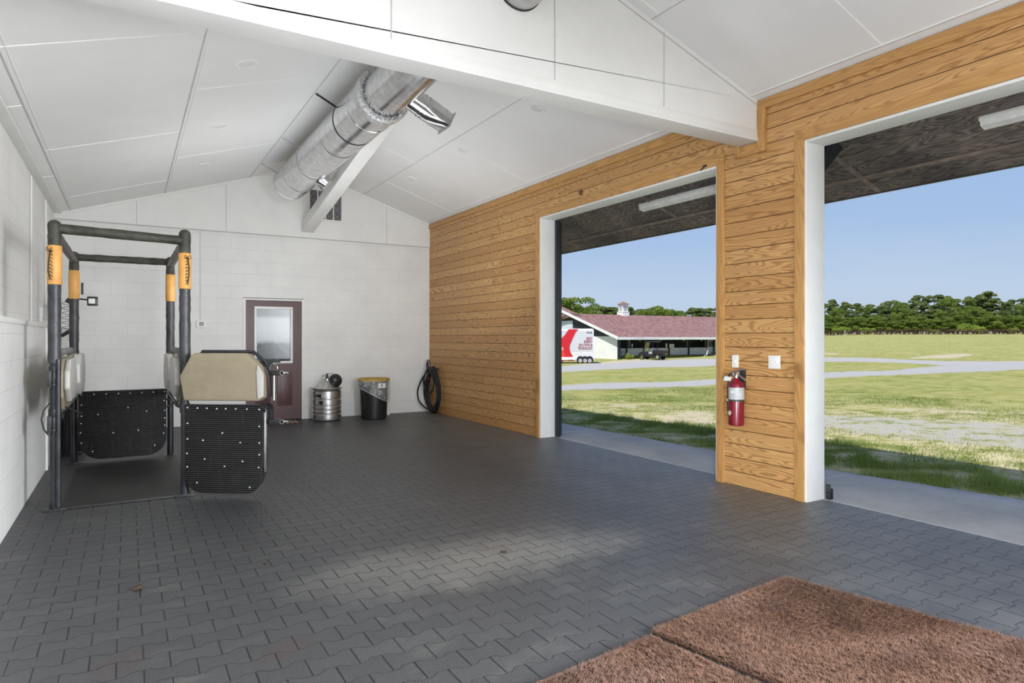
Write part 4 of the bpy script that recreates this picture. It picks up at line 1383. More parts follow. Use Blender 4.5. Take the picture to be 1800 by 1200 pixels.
def wrap(n_, a_, r0, r1, hw_, z0, z1, step=0.06):
    b_ = MB()
    nn = n_ + 1
    a0_ = a_ - step / 2; a1_ = a_ + step * (n_ - 0.5)
    lo = []; V_ = []
    for i in range(nn):
        a = a0_ + (a1_ - a0_) * i / n_
        for r, z in ((r0, z0), (r1, z0), (r1, z1), (r0, z1)):
            V_.append((r * math.cos(a), r * math.sin(a), z))
    F_ = [(0, 1, 2, 3), tuple(4 * n_ + q for q in (3, 2, 1, 0))]
    for i in range(n_):
        for q in range(4):
            q2 = (q + 1) % 4
            F_.append((4 * i + q, 4 * i + q2, 4 * i + 4 + q2, 4 * i + 4 + q))
    return b_.add(V_, F_)

# =================================================================== BACK WALL OBJECTS
# keg-shaped steel tank
t = thing('steel_tank', 'round ribbed stainless steel milk tank with a cone top beside the door', 'tank', (2.86, 10.83, 0))
prof = [(0.001, 0.006), (0.215, 0.006), (0.228, 0.02)]
for z0, z1 in ((0.02, 0.115), (0.115, 0.185), (0.185, 0.255), (0.255, 0.36), (0.36, 0.50)):
    prof += [(0.218, z0 + 0.001), (0.221, z0 + 0.005), (0.2305, z0 + 0.016), (0.2315, (z0 + z1) / 2), (0.2305, z1 - 0.012), (0.221, z1 - 0.004)]
prof += [(0.224, 0.51), (0.215, 0.53)]
MB().lathe(prof + [(0.001, 0.53)], n=48, caps=False).build('drum', M['steel'], t)
MB().lathe([(0.20, 0.525), (0.245, 0.525), (0.25, 0.535), (0.245, 0.545), (0.20, 0.545)], n=48, caps=False).build('rim', M['steel'], t)
MB().lathe([(0.19, 0.54), (0.13, 0.565), (0.06, 0.645), (0.042, 0.66), (0.040, 0.69), (0.001, 0.69)], n=40, caps=False).build('cone', M['steel'], t)
b = MB()
for a in (PI * 1.0, PI * 1.5, 0.2, PI * 0.5):
    b.tube([(0.22 * math.cos(a), 0.22 * math.sin(a), 0.54), (0.12 * math.cos(a), 0.12 * math.sin(a), 0.61), (0.055 * math.cos(a), 0.055 * math.sin(a), 0.685)], 0.005, 8)
b.build('stay_rod', M['steel'], t)
MB().lathe([(0.022, 0.69), (0.022, 0.73), (0.014, 0.74), (0.014, 0.775), (0.001, 0.775)], n=16, caps=False).beam((-0.085, 0, 0.735), (0.02, 0, 0.75), 0.014, 0.01).beam((-0.02, -0.01, 0.775), (0.10, -0.01, 0.772), 0.010, 0.008).build('valve', M['black_metal'], t)
MB().sphere((0.135, -0.02, 0.655), 0.105, 28, 18, (1, 0.75, 1)).tube([(0.135 + 0.103 * math.cos(a), -0.02, 0.655 + 0.103 * math.sin(a)) for a in [k * 2 * PI / 32 for k in range(32)]], 0.010, 8, closed=True).build('lid', M['black_plastic'], t)
a0 = math.atan2(-10.83, -2.86)
wrap(8, a0 - 0.85, 0.2305, 0.2335, 0, 0.40, 0.445).build('printed_band', M['dark_screen'], t)
wrap(4, a0 - 0.50, 0.2305, 0.2335, 0, 0.285, 0.335).build('printed_square', M['dark_screen'], t)
lbp = wrap(5, a0 - 0.33, 0.2305, 0.2335, 0, 0.405, 0.44).build('printed_label', M['plate'], t)
wrap(2, a0 - 0.28, 0.2335, 0.2340, 0, 0.415, 0.43).build('print', M['dark_screen'], lbp)

# trash can
t = thing('trash_can', 'black round trash can with yellow-brown rim and clear bag by the back wall', 'trash can', (3.615, 10.68, 0))
MB().lathe([(0.001, 0.0), (0.205, 0.0), (0.215, 0.012), (0.245, 0.665), (0.235, 0.665), (0.20, 0.02), (0.001, 0.02)], n=44, caps=False).build('can', M['black_plastic'], t)
MB().lathe([(0.238, 0.635), (0.262, 0.635), (0.268, 0.645), (0.268, 0.675), (0.260, 0.685), (0.238, 0.685), (0.238, 0.635)], n=44, caps=False).build('rim', M['yellow_rim'], t)
n = 64
top = []; mid = []; low = []
va = math.atan2(-10.68, -3.615)
rnd_ = random.Random(3)
for k in range(n):
    a = 2 * PI * k / n
    rel = (a - va + PI) % (2 * PI) - PI
    dep = 0.25 + 0.14 * math.sin(rel)
    rw = 0.004 * math.sin(a * 9) + rnd_.uniform(-0.003, 0.003)
    top.append((0.272 * math.cos(a), 0.272 * math.sin(a), 0.652))
    mid.append(((0.272 + rw) * math.cos(a), (0.272 + rw) * math.sin(a), 0.652 - dep * 0.5))
    low.append(((0.262 + rw * 1.5) * math.cos(a), (0.262 + rw * 1.5) * math.sin(a), 0.655 - dep))
b = MB()
b.add(top + mid + low, [(i * n + k, i * n + (k + 1) % n, (i + 1) * n + (k + 1) % n, (i + 1) * n + k) for i in range(2) for k in range(n)])
b.build('bag_cuff', M['film'], t)
MB().tube(low, 0.003, 6, closed=True).build('bag_hem', plain('bag_hem', (0.6, 0.6, 0.6, 1), 0.4), t)
st = wrap(9, va + 0.28, 0.2745, 0.2765, 0, 0.53, 0.61).build('sticker', M['plate'], t)
wrap(2, va + 0.46, 0.2765, 0.2772, 0, 0.545, 0.60).build('bin_symbol', M['grey_plastic'], st)

t = thing('pipe_stub', 'small white capped pipe stub on the floor right of the trash can', 'pipe stub', (3.985, 11.02, 0))
MB().lathe([(0.001, 0), (0.042, 0), (0.042, 0.05), (0.034, 0.055), (0.034, 0.085), (0.001, 0.09)], n=24, caps=False).build('pipe', M['plate'], t)
MB().lathe([(0.046, 0.045), (0.046, 0.058)], n=24).build('coupling', M['plate'], t)

# door mat with bars
t = thing('door_mat', 'small striped brown and grey door mat lying at the maroon door', 'door mat', (2.14, 10.83, 0))
MB().box(-0.40, 0.27, -0.22, 0.20, 0.001, 0.012).build('backing', plain('mat_brown', srgb(88, 66, 56), 0.9, var=0.2, scale=30), t, bevel=0.003)
b = MB()
for k in range(8):
    x = -0.36 + k * 0.078
    b.prism([(x, -0.19, 0.0125), (x + 0.035, -0.19, 0.0125), (x + 0.055, 0.17, 0.0125), (x + 0.02, 0.17, 0.0125)], (0, 0, 0.002))
b.build('stripe', plain('mat_stripe', srgb(168, 162, 158), 0.9, var=0.1, scale=30), t, smooth=False)
b = MB()
for k in range(7):
    x = -0.32 + k * 0.078
    b.prism([(x, -0.10, 0.0125), (x + 0.03, -0.10, 0.0125), (x + 0.042, 0.10, 0.0125), (x + 0.012, 0.10, 0.0125)], (0, 0, 0.0022))
b.build('ochre_patch', plain('mat_ochre', srgb(140, 96, 66), 0.9, var=0.1, scale=30), t, smooth=False)

# coiled hose in the corner
t = thing('garden_hose', 'coiled black rubber hose hung from a hook in the corner of the wooden wall', 'hose', (XR - 0.062, 10.85, 0))
rnd_ = random.Random(8)
def loop(y_c, z_c, ry, rz_, x_c, r_=0.013, tilt=0.0, n=56, ph=0.0, sag=0.25):
    pts = []
    for k in range(n):
        a = 2 * PI * k / n + ph
        yy = math.sin(a) * ry * (1 - sag * math.cos(a) )
        zz = math.cos(a) * rz_
        pts.append((x_c + tilt * math.sin(a) + 0.012 * math.sin(3 * a + ph), y_c + yy, z_c + zz))
    return pts
b = MB()
for k in range(8):
    b.tube(loop(rnd_.uniform(-0.03, 0.03), 0.43 + rnd_.uniform(-0.03, 0.02), 0.25 + rnd_.uniform(-0.05, 0.06), 0.385 + rnd_.uniform(-0.03, 0.025), -0.0 - 0.018 * (k % 4), 0.014, rnd_.uniform(-0.012, 0.004), ph=0), 0.0165, 10, closed=True)
b.tube(loop(-0.02, 0.59, 0.20, 0.24, -0.11), 0.0165, 10, closed=True)
b.tube(smooth_path([(-0.08, 0.02, 0.80), (-0.14, 0.20, 0.62), (-0.19, 0.29, 0.40), (-0.18, 0.26, 0.22), (-0.12, 0.13, 0.10), (-0.05, 0.0, 0.05)], 8), 0.014, 10)
b.build('coils', M['rubber'], t)
b = MB()
cc = (-0.06, 0.06, 0.86)
rw_, rh_ = 0.085, 0.11
b.tube([(cc[0] - 0.02, cc[1] + rw_ * math.cos(a), cc[2] + rh_ * math.sin(a)) for a in [k * 2 * PI / 28 for k in range(28)]], 0.008, 8, closed=True)
for k in range(5):
    a = PI * k / 5
    b.tube([(cc[0] - 0.02, cc[1] + rw_ * math.cos(a), cc[2] + rh_ * math.sin(a)), (cc[0] - 0.035, cc[1], cc[2]), (cc[0] - 0.02, cc[1] - rw_ * math.cos(a), cc[2] - rh_ * math.sin(a))], 0.006, 6)
b.tube([(cc[0] - 0.03, cc[1] + 0.04 * math.cos(a), cc[2] + 0.055 * math.sin(a)) for a in [k * 2 * PI / 20 for k in range(20)]], 0.006, 6, closed=True)
b.build('hose_wheel', M['black_metal'], t)
MB().box(-0.10, 0.06, -0.10, -0.06, 0.78, 0.82).cyl((-0.10, -0.08, 0.78), (-0.10, -0.08, 0.86), 0.012, 10).build('hook', M['black_metal'], t)
MB().cyl((-0.125, -0.06, 0.62), (-0.125, -0.045, 0.65), 0.014, 12).build('red_coupling', M['red_paint'], t)

# dirt clods on the floor
def clod(x, y, s_, lab, seed):
    rr = random.Random(seed)
    b = MB().sphere((0, 0, s_ * 0.32), s_, 14, 9, (1.0, 0.55, 0.38))
    b.v = [tuple(c * (1 + rr.uniform(-0.14, 0.14)) for c in p) for p in b.v]
    o_ = b.build('dirt_clod', plain('dirt_brown', srgb(66, 50, 38), 0.95, var=0.3, scale=80), None)
    o_.location = (x, y, 0.002)
    o_.rotation_euler = (0, 0, rr.uniform(0, 3))
    tag(o_, lab, 'clod', 'brown clods on the floor')
clod(0.048, 4.06, 0.03, 'larger brown clod on the pavers at the left in front of the stocks', 2)
clod(0.72, 4.12, 0.014, 'tiny brown clod on the pavers, in front of the open gate panel', 5)
clod(2.06, 3.56, 0.022, 'brown clod lying on the reddish stain in the middle of the floor', 9)

# =================================================================== COIR MATS
def coir_mat(name, A, B, C, D, lab, n, seed, h=0.036):
    """A,B,C,D corners counter-clockwise"""
    t = thing(name, lab, 'mat', (0, 0, 0), 0, 'brown fibre mats in the foreground')
    rs = np.random.RandomState(seed)
    A, B, C, D = [np.array(p, float) for p in (A, B, C, D)]
    # slab with a soft, slightly wavy top
    N_, M_ = 160, 240
    uu, vv = np.meshgrid(np.linspace(0, 1, N_), np.linspace(0, 1, M_))
    P = (A * ((1 - uu) * (1 - vv))[..., None] + B * (uu * (1 - vv))[..., None] + C * (uu * vv)[..., None] + D * ((1 - uu) * vv)[..., None])
    ed = np.minimum(np.minimum(uu * np.linalg.norm(B - A), (1 - uu) * np.linalg.norm(B - A)), np.minimum(vv * np.linalg.norm(D - A), (1 - vv) * np.linalg.norm(D - A)))
    def hz(px_, py_):
        return (0.003 * np.sin(px_ * 7 + py_ * 3) + 0.0035 * np.sin(px_ * 61 + 3 * np.sin(py_ * 23)) * np.sin(py_ * 53 + 2.5 * np.sin(px_ * 29)) + 0.0025 * np.sin(px_ * 131 + py_ * 40 + 2 * np.sin(py_ * 71)))
    zt = h * 0.62 + hz(P[..., 0], P[..., 1]) - 0.008 * np.exp(-ed / 0.012)
    V = np.concatenate([np.stack([P[..., 0], P[..., 1], zt], -1).reshape(-1, 3)])
    idx = np.arange(N_ * M_).reshape(M_, N_)
    F = np.stack([idx[:-1, :-1], idx[:-1, 1:], idx[1:, 1:], idx[1:, :-1]], -1).reshape(-1, 4)
    ring = np.concatenate([idx[0, :], idx[1:, -1], idx[-1, -2::-1], idx[-2:0:-1, 0]])
    base = len(V)
    Vb = V[ring].copy(); Vb[:, 2] = 0.001
    V = np.concatenate([V, Vb])
    k = np.arange(len(ring)); k2 = (k + 1) % len(ring)
    F = np.concatenate([F, np.stack([ring[k], base + k, base + k2, ring[k2]], -1)])
    raw('backing', V, F, M['coir_base'], t, smooth=True)
    # fibres
    u = rs.rand(n); v = rs.rand(n)
    # a quarter of the fibres fringe the edges
    q = n // 9
    e = rs.randint(0, 4, q)
    u[:q] = np.where(e == 0, 0.0, np.where(e == 1, 1.0, u[:q])); v[:q] = np.where(e == 2, 0.0, np.where(e == 3, 1.0, v[:q]))
    root = A[None] * ((1 - u) * (1 - v))[:, None] + B[None] * (u * (1 - v))[:, None] + C[None] * (u * v)[:, None] + D[None] * ((1 - u) * v)[:, None]
    zr = h * 0.58 + hz(root[:, 0], root[:, 1])
    zr[:q] = rs.uniform(0.004, h * 0.6, q)
    cen = (A + B + C + D) / 4
    L = rs.uniform(0.010, 0.026, n)
    flow = 2.4 * np.sin(root[:, 0] * 3.1 + 1.7 * np.sin(root[:, 1] * 4.0)) + rs.normal(0, 0.9, n)
    lean = rs.uniform(0.5, 1.25, n)
    d = np.stack([np.cos(flow) * np.sin(lean), np.sin(flow) * np.sin(lean), np.cos(lean)], -1)
    out = root[:q] - cen
    out /= np.linalg.norm(out, axis=1)[:, None]
    d[:q, :2] = out * 0.55 + rs.normal(0, 0.45, (q, 2)); d[:q, 2] = rs.uniform(0.1, 0.7, q)
    L[:q] *= 0.55
    d /= np.linalg.norm(d, axis=1)[:, None]
    p0 = np.concatenate([root, zr[:, None]], 1)
    tip = p0 + d * L[:, None]
    tip[:, 2] = np.maximum(tip[:, 2], 0.002)
    sd_ = np.cross(d, rs.normal(0, 1, (n, 3)))
    sd_ /= np.linalg.norm(sd_, axis=1)[:, None] + 1e-9
    wdt = rs.uniform(0.0006, 0.0013, n)[:, None]
    V = np.empty((n, 3, 3))
    V[:, 0] = p0 - sd_ * wdt; V[:, 1] = p0 + sd_ * wdt; V[:, 2] = tip
    o_ = raw('pile', V.reshape(-1, 3), np.arange(n * 3).reshape(-1, 3), M['coir'], t)
    o_['kind'] = 'stuff'
    return t
coir_mat('coir_mat', (3.205, 2.348), (2.09, 2.235), (2.40, 0.40), (3.58, 0.55), 'brown shaggy fibre mat with a sharp corner, the right one of two in the foreground', 170000, 1)
coir_mat('coir_mat', (2.035, 2.19), (0.95, 2.075), (1.15, 0.40), (2.31, 0.52), 'brown shaggy fibre mat, the left one of two, cut off by the bottom edge', 125000, 2)

# =================================================================== OUTSIDE
def ss(a, b, x):
    t_ = np.clip((x - a) / (b - a), 0, 1)
    return t_ * t_ * (3 - 2 * t_)

def gz(X, Y):
    r = np.hypot(X, Y)
    az = np.degrees(np.arctan2(X, Y))
    zl_ = np.interp(r, [0, 7, 14, 30, 62, 150, 400], [-.05, -.06, -.2, -.5, -1.05, -1.05, 2])
    zr_ = np.interp(r, [0, 8, 14, 30, 60, 100, 170, 400], [-.05, -.05, -.08, -.12, -.05, .7, 2.0, 4.])
    w_ = ss(44, 60, az)
    return zl_ * (1 - w_) + zr_ * w_

ROADS = {
 'far': [(15.0, 28.9), (21.75, 30.95), (25.18, 32.46), (29.17, 34.44), (34.33, 36.59), (38.49, 34.11), (38.19, 25.29), (38.88, 20.31), (37.2, 17.89), (35.37, 16.05), (33.66, 14.57), (35.96, 13.68), (40, 11.5), (52, 9), (52, 16),
         (43.04, 20.7), (45.46, 25.27), (47.1, 31.19), (53.73, 47.63), (53.54, 52.49), (46.2, 51.79), (35.57, 45.87), (29.76, 42.35), (18, 37)],
 'near': [(6.5, 19.2), (13.82, 19.66), (18.3, 20.17), (22.08, 19.57), (26.33, 17.44), (29.64, 16.48), (36.47, 17.54), (39, 14), (33.21, 13.6), (29.68, 14.28), (25.77, 14.33), (22.81, 15.1), (18.6, 16.48), (15.5, 17.09), (11.89, 16.93), (6.5, 16.6)],
}
PATCH = [(11.13, 7.45), (11.59, 6.85), (11.94, 6.05), (12.4, 5.36), (12.75, 4.6), (13.2, 3.0), (11.5, 1.8), (10.2, 2.8), (10.0, 4.0), (9.88, 4.41), (9.56, 5.0), (9.6, 5.79), (9.84, 6.59)]
DIRT = [[(49.04, 25.82), (55.52, 27.25), (60.48, 27.01), (57.65, 25.15), (50.64, 23.35), (45.62, 23.83)],
        [(56.49, 37.41), (54.75, 34.45), (52.71, 33.68), (53.1, 35.16)],
        [(10.09, 10.22), (10.42, 9.42), (8.92, 7.9), (8.68, 8.1), (8.68, 8.94)],
        [(10.31, 12.49), (10.64, 11.93), (9.75, 11.02), (9.44, 11.54)],
        [(13.44, 7.47), (14.38, 6.42), (14.92, 5.77), (13.93, 6.22), (12.97, 6.99)],
        [(43.88, 53.17), (52.4, 56.78), (47.74, 50.87), (33.91, 42.2), (32.5, 45.07)]]

def sdist(X, Y, poly):
    """signed distance, positive inside"""
    P = np.array(poly, float)
    n_ = len(P)
    dmin = np.full(X.shape, 1e9)
    inside = np.zeros(X.shape, bool)
    for i in range(n_):
        a = P[i]; b_ = P[(i + 1) % n_]
        e_ = b_ - a
        t_ = np.clip(((X - a[0]) * e_[0] + (Y - a[1]) * e_[1]) / (e_ @ e_), 0, 1)
        dmin = np.minimum(dmin, np.hypot(X - a[0] - t_ * e_[0], Y - a[1] - t_ * e_[1]))
        c_ = ((a[1] > Y) != (b_[1] > Y)) & (X < (b_[0] - a[0]) * (Y - a[1]) / (b_[1] - a[1] + 1e-12) + a[0])
        inside ^= c_
    return np.where(inside, dmin, -dmin)

def edge_x(Y):
    return np.interp(Y, [-8, 0.4, 2.49, 4.15, 5.46, 8.52, 12, 16], [7.35, 7.0, 6.546, 6.291, 6.159, 6.036, 5.98, 5.95])

na, nr = 640, 430
AZ = np.radians(np.linspace(3, 131, na)); RR = 4.9 * np.power(520 / 4.9, np.linspace(0, 1, nr))
A_, R2 = np.meshgrid(AZ, RR)
X = np.sin(A_) * R2; Y = np.cos(A_) * R2
Z = gz(X, Y) + 0.02 * np.sin(X * 0.9) * np.sin(Y * 0.7) * ss(8, 20, R2)
far_ = R2 > 40
Z = Z + np.where(far_, 0, 0.006 * np.sin(X * 5.3) * np.cos(Y * 4.1))
Z = np.where((X < edge_x(Y) - 0.02) & (Y < 17), -0.30, Z)
gravel = np.zeros(X.shape)
for k_, p_ in ROADS.items():
    gravel = np.maximum(gravel, np.clip(0.5 + sdist(X, Y, p_) / 1.6, 0, 1))
gravel = np.maximum(gravel, np.clip(0.5 + sdist(X, Y, PATCH) / 1.5, 0, 0.52))
dirt = np.zeros(X.shape)
for p_ in DIRT:
    dirt = np.maximum(dirt, np.clip(0.45 + sdist(X, Y, p_) / 1.8, 0, 0.75))
dirt = np.maximum(dirt, np.clip(0.5 + (-np.abs(sdist(X, Y, PATCH) + 0.25)) / 0.9, 0, 0.45))
for p_ in ROADS.values():
    dirt = np.maximum(dirt, np.clip(0.42 - np.abs(sdist(X, Y, p_)) / 2.0, 0, 0.42))
dirt = np.maximum(dirt, np.clip(0.55 - (X - edge_x(Y)) / 0.5, 0, 0.55) * (X > edge_x(Y) - 0.05))
wear = 1.0 - 0.72 * ss(11, 20, R2) * 1.0
wear = np.where(R2 > 60, 0.35, wear)
idx = np.arange(na * nr).reshape(nr, na)
F = np.stack([idx[:-1, :-1], idx[1:, :-1], idx[1:, 1:], idx[:-1, 1:]], -1).reshape(-1, 4)
gd_ = raw('ground', np.stack([X, Y, Z], -1).reshape(-1, 3), F, M['ground'], smooth=True)
for nm, arr in (('gravel', gravel), ('dirt', dirt), ('wear', wear)):
    at_ = gd_.data.attributes.new(nm, 'FLOAT', 'POINT')
    at_.data.foreach_set('value', arr.astype(np.float32).ravel())
struct(gd_)

# grass blades close to the building
def blades(n, rs, xa, ya, hmin, hmax, w0):
    X = xa; Y = ya
    g_ = gz(X, Y) + 0.006 * np.sin(X * 5.3) * np.cos(Y * 4.1)
    h_ = rs.uniform(hmin, hmax, n)
    an = rs.uniform(0, 2 * PI, n); le = rs.uniform(0.05, 0.8, n)
    tip = np.stack([X + np.cos(an) * le * h_, Y + np.sin(an) * le * h_, g_ + h_ * np.cos(le * 0.8)], -1)
    a2 = rs.uniform(0, 2 * PI, n); w_ = w0 * rs.uniform(0.6, 1.3, n)
    p0 = np.stack([X - np.cos(a2) * w_, Y - np.sin(a2) * w_, g_ - 0.004], -1)
    p1 = np.stack([X + np.cos(a2) * w_, Y + np.sin(a2) * w_, g_ - 0.004], -1)
    return np.stack([p0, p1, tip], 1).reshape(-1, 3)
rs = np.random.RandomState(11)
n = 150000
yy_ = rs.uniform(0.6, 15, n); xx_ = edge_x(yy_) + 0.03 + rs.uniform(0, 1, n) ** 1.1 * 2.3
clump = np.sin(xx_ * 3.1 + 2 * np.sin(yy_ * 1.7)) * np.sin(yy_ * 2.3 + xx_) + 0.6 * np.sin(xx_ * 7 + 3 * np.sin(yy_ * 5))
keep = (rs.rand(n) < np.clip(0.32 + 0.8 * clump, 0.06, 1))
xx_, yy_, cl_ = xx_[keep], yy_[keep], clump[keep]
V1 = blades(len(xx_), rs, xx_, yy_, 0.02, 0.045 + 0.11 * np.clip(cl_, 0, 1), 0.0028)
n = 130000
yy_ = rs.uniform(-1, 19, n); xx_ = edge_x(yy_) + 1.9 + rs.uniform(0, 1, n) ** 1.3 * 9
keep = (sdist(xx_, yy_, PATCH) < -0.1) | (rs.rand(n) < 0.06)
keep &= np.sin(xx_ * 2.1 + 2 * np.sin(yy_ * 1.1)) + np.sin(yy_ * 1.9 + xx_ * 0.7) + rs.normal(0, 0.7, n) > -0.5
for p_ in DIRT:
    keep &= (sdist(xx_, yy_, p_) < 0) | (rs.rand(n) < 0.1)
keep &= sdist(xx_, yy_, ROADS['near']) < 0
xx_, yy_ = xx_[keep], yy_[keep]
V2 = blades(len(xx_), rs, xx_, yy_, 0.015, 0.055, 0.0036)
V = np.concatenate([V1, V2])
gb = raw('lawn_grass', V, np.arange(len(V)).reshape(-1, 3), M['grass'])
tag(gb, 'short tufty grass growing along the concrete apron outside the doorways', 'grass', kind='stuff')

# ------------------------------------------------------------------ barn
GZ = -1.05
BX, BY = 47.4, 56.4
BN = thing('stable_barn', 'long low white stable with a maroon shingle roof and white rake boards', 'barn', (BX, BY, GZ))
def L(x, y, z):
    return (x - BX, y - BY, z - GZ)
def bbox(mb, x0, x1, y0, y1, z0, z1):
    return mb.box(x0 - BX, x1 - BX, y0 - BY, y1 - BY, z0 - GZ, z1 - GZ)
BS, EY, EZ, RY = 0.316, 55.8, 1.46, 65.0
def rz_(y):
    return EZ + BS * (y - EY)
b = MB()
x0, x1 = BX - 0.5, 77
b.prism([L(x0, EY, EZ), L(x0, RY, rz_(RY)), L(x0, 74.6, rz_(RY) - BS * 9.6), L(x0, 74.6, rz_(RY) - BS * 9.6 - 0.12), L(x0, RY, rz_(RY) - 0.12), L(x0, EY, EZ - 0.12)], (x1 - x0, 0, 0))
b.prism([L(x0, 64.0, rz_(64.0)), L(x0, 68.2, rz_(68.2)), L(x0, 74.6, rz_(68.2) - BS * 6.4), L(x0, 74.6, rz_(60))], (1.3, 0, 0))
rf = b.build('roof', M['shingles'], BN, smooth=False)
b = MB()
b.beam(L(x0 - 0.03, EY - 0.15, EZ - 0.17), L(x0 - 0.03, 68.2, rz_(68.2) - 0.12), 0.08, 0.34, up=(1, 0, 0.001))
vs_ = b.v
b = MB()
b.prism([L(x0 - 0.06, EY - 0.1, EZ + 0.03), L(x0 - 0.06, 68.2, rz_(68.2) + 0.03), L(x0 - 0.06, 68.2, rz_(68.2) - 0.30), L(x0 - 0.06, EY - 0.1, EZ - 0.30)], (0.07, 0, 0))
b.build('rake_board', M['barn_white'], BN, smooth=False)
bbox(MB(), x0, x1, EY - 0.1, EY - 0.03, EZ - 0.30, EZ + 0.0).build('fascia', M['barn_white'], BN, smooth=False)
# gable end wall
b = MB()
b.prism([L(BX, BY, GZ - 0.6), L(BX, 74, GZ - 0.6), L(BX, 74, 1.55), L(BX, BY, 1.55)], (0.25, 0, 0))
b.build('gable_wall', M['barn_white'], BN, smooth=False)
b = MB()
b.prism([L(BX + 0.02, BY, 1.55), L(BX + 0.02, 74, 1.55), L(BX + 0.02, 68.2, rz_(68.2) - 0.2), L(BX + 0.02, BY, rz_(BY) - 0.14)], (0.2, 0, 0))
b.build('gable_siding', M['barn_dark'], BN, smooth=False)
bbox(MB(), BX - 0.03, BX + 0.02, 64.9, 67.6, 2.55, 3.5).build('upper_window', plain('pale_pane', (0.62, 0.66, 0.74, 1), 0.4, var=0.03), BN, smooth=False)
bbox(MB(), BX - 0.02, BX + 0.28, BY - 0.2, BY, GZ - 0.3, 1.5).build('corner_post', M['barn_dark'], BN, smooth=False)
# porch back wall
PY = 58.6
bbox(MB(), BX + 0.25, x1, PY, PY + 0.2, GZ - 0.5, 0.13).build('half_wall', M['barn_white'], BN, smooth=False)
b = MB()
bbox(b, BX + 0.25, x1, PY + 1.6, PY + 1.8, GZ - 0.5, 2.3)
bbox(b, BX + 0.25, x1, PY - 0.02, PY + 0.22, 0.13, 0.21)
bbox(b, BX + 0.25, x1, PY - 0.05, PY + 0.2, 1.9, 2.1)
b.build('dark_interior', M['barn_dark'], BN, smooth=False)
for u_ in (1101.8, 1132.5, 1176.5, 1211, 1255, 1290):
    az_ = R(30.77) + math.atan((u_ - 900) / 1135.5)
    xp = math.tan(az_) * (PY - 0.1)
    bbox(MB(), xp - 0.09, xp + 0.09, PY - 0.12, PY, GZ - 0.3, 2.1).build('porch_post', M['barn_dark'], BN, smooth=False)
for u_ in (1105, 1207.5, 1239.5):
    az_ = R(30.77) + math.atan((u_ - 900) / 1135.5)
    xp = math.tan(az_) * (PY + 0.4)
    bbox(MB(), xp - 0.10, xp + 0.10, PY + 0.25, PY + 0.4, 0.0, 2.0).build('stall_post', plain('stall_post', (0.35, 0.37, 0.40, 1), 0.6), BN, smooth=False)
for u0_, u1_, z0_, z1_ in ((1176.4, 1184.8, 0.15, 0.62), (1110, 1112, 0.25, 0.65), (1170, 1172.5, 0.2, 0.7)):
    xa_ = math.tan(R(30.77) + math.atan((u0_ - 900) / 1135.5)) * (PY - 0.2); xb_ = math.tan(R(30.77) + math.atan((u1_ - 900) / 1135.5)) * (PY - 0.2)
    bbox(MB(), xa_, xb_, PY - 0.24, PY - 0.18, z0_, z1_).build('notice_board', M['barn_white'], BN, smooth=False)
for u_ in (1243.5, 1256.5):
    xa_ = math.tan(R(30.77) + math.atan((u_ - 900) / 1135.5)) * PY
    f_ = bbox(bbox(bbox(bbox(MB(), xa_, xa_ + 1.2, PY - 0.05, PY, 1.0, 1.1), xa_, xa_ + 1.2, PY - 0.05, PY, 0.12, 0.2), xa_, xa_ + 0.12, PY - 0.05, PY, 0.2, 1.0), xa_ + 1.08, xa_ + 1.2, PY - 0.05, PY, 0.2, 1.0).build('window_frame', M['barn_white'], BN, smooth=False)
    bbox(MB(), xa_ + 0.1, xa_ + 1.1, PY - 0.02, PY - 0.005, 0.2, 1.0).build('pane', M['dark_screen'], f_, smooth=False)
for u_ in (1124.5, 1161, 1202, 1233):
    az_ = R(30.77) + math.atan((u_ - 900) / 1135.5)
    xp = math.tan(az_) * 57.2
    o_ = MB().lathe([(0.02, 0.30), (0.05, 0.28), (0.14, 0.12), (0.16, 0.05), (0.10, 0.0), (0.001, 0.0)], n=12, caps=False).cyl((0, 0, 0.28), (0, 0, 0.5), 0.02, 6).build('hanging_lamp', plain('amber_glass', srgb(196, 170, 90), 0.4, var=0.1), BN)
    o_.location = L(xp, 57.2, 0.98)
# grass bank in front of the half wall
b = MB().prism([L(BX + 0.3, 56.0, -1.12), L(BX + 0.3, 57.4, -0.80), L(BX + 0.3, PY, -0.74), L(BX + 0.3, PY, -1.5), L(BX + 0.3, 56.0, -1.5)], (x1 - BX, 0, 0))
o_ = b.build('grass_bank', M['ground'], None, smooth=False)
o_.location = BN.location
struct(o_)
# cupola
az_ = R(30.77) + math.atan((1095.5 - 900) / 1135.5)
cx_ = math.tan(az_) * RY
CU = MB().box(-0.8, 0.8, -0.8, 0.8, -0.9, 0.42).build('cupola_base', M['barn_white'], BN, bevel=0.01)
CU.location = L(cx_, RY, rz_(RY))
CU.scale = (0.72, 0.72, 0.86)
MB().box(-0.62, 0.62, -0.62, 0.62, 0.42, 1.55).box(-0.84, 0.84, -0.84, 0.84, 0.40, 0.46).box(-0.70, 0.70, -0.70, 0.70, 1.5, 1.58).build('tower', M['barn_white'], CU, smooth=False)
b = MB()
for s_ in (-1, 1):
    for k in range(6):
        b.box(-0.35, 0.35, s_ * 0.62 - 0.03, s_ * 0.62 + 0.03, 0.60 + k * 0.13, 0.66 + k * 0.13)
        b.box(s_ * 0.62 - 0.03, s_ * 0.62 + 0.03, -0.35, 0.35, 0.60 + k * 0.13, 0.66 + k * 0.13)
b.build('louvre', plain('louvre_grey', (0.42, 0.46, 0.48, 1), 0.6), CU, smooth=False)
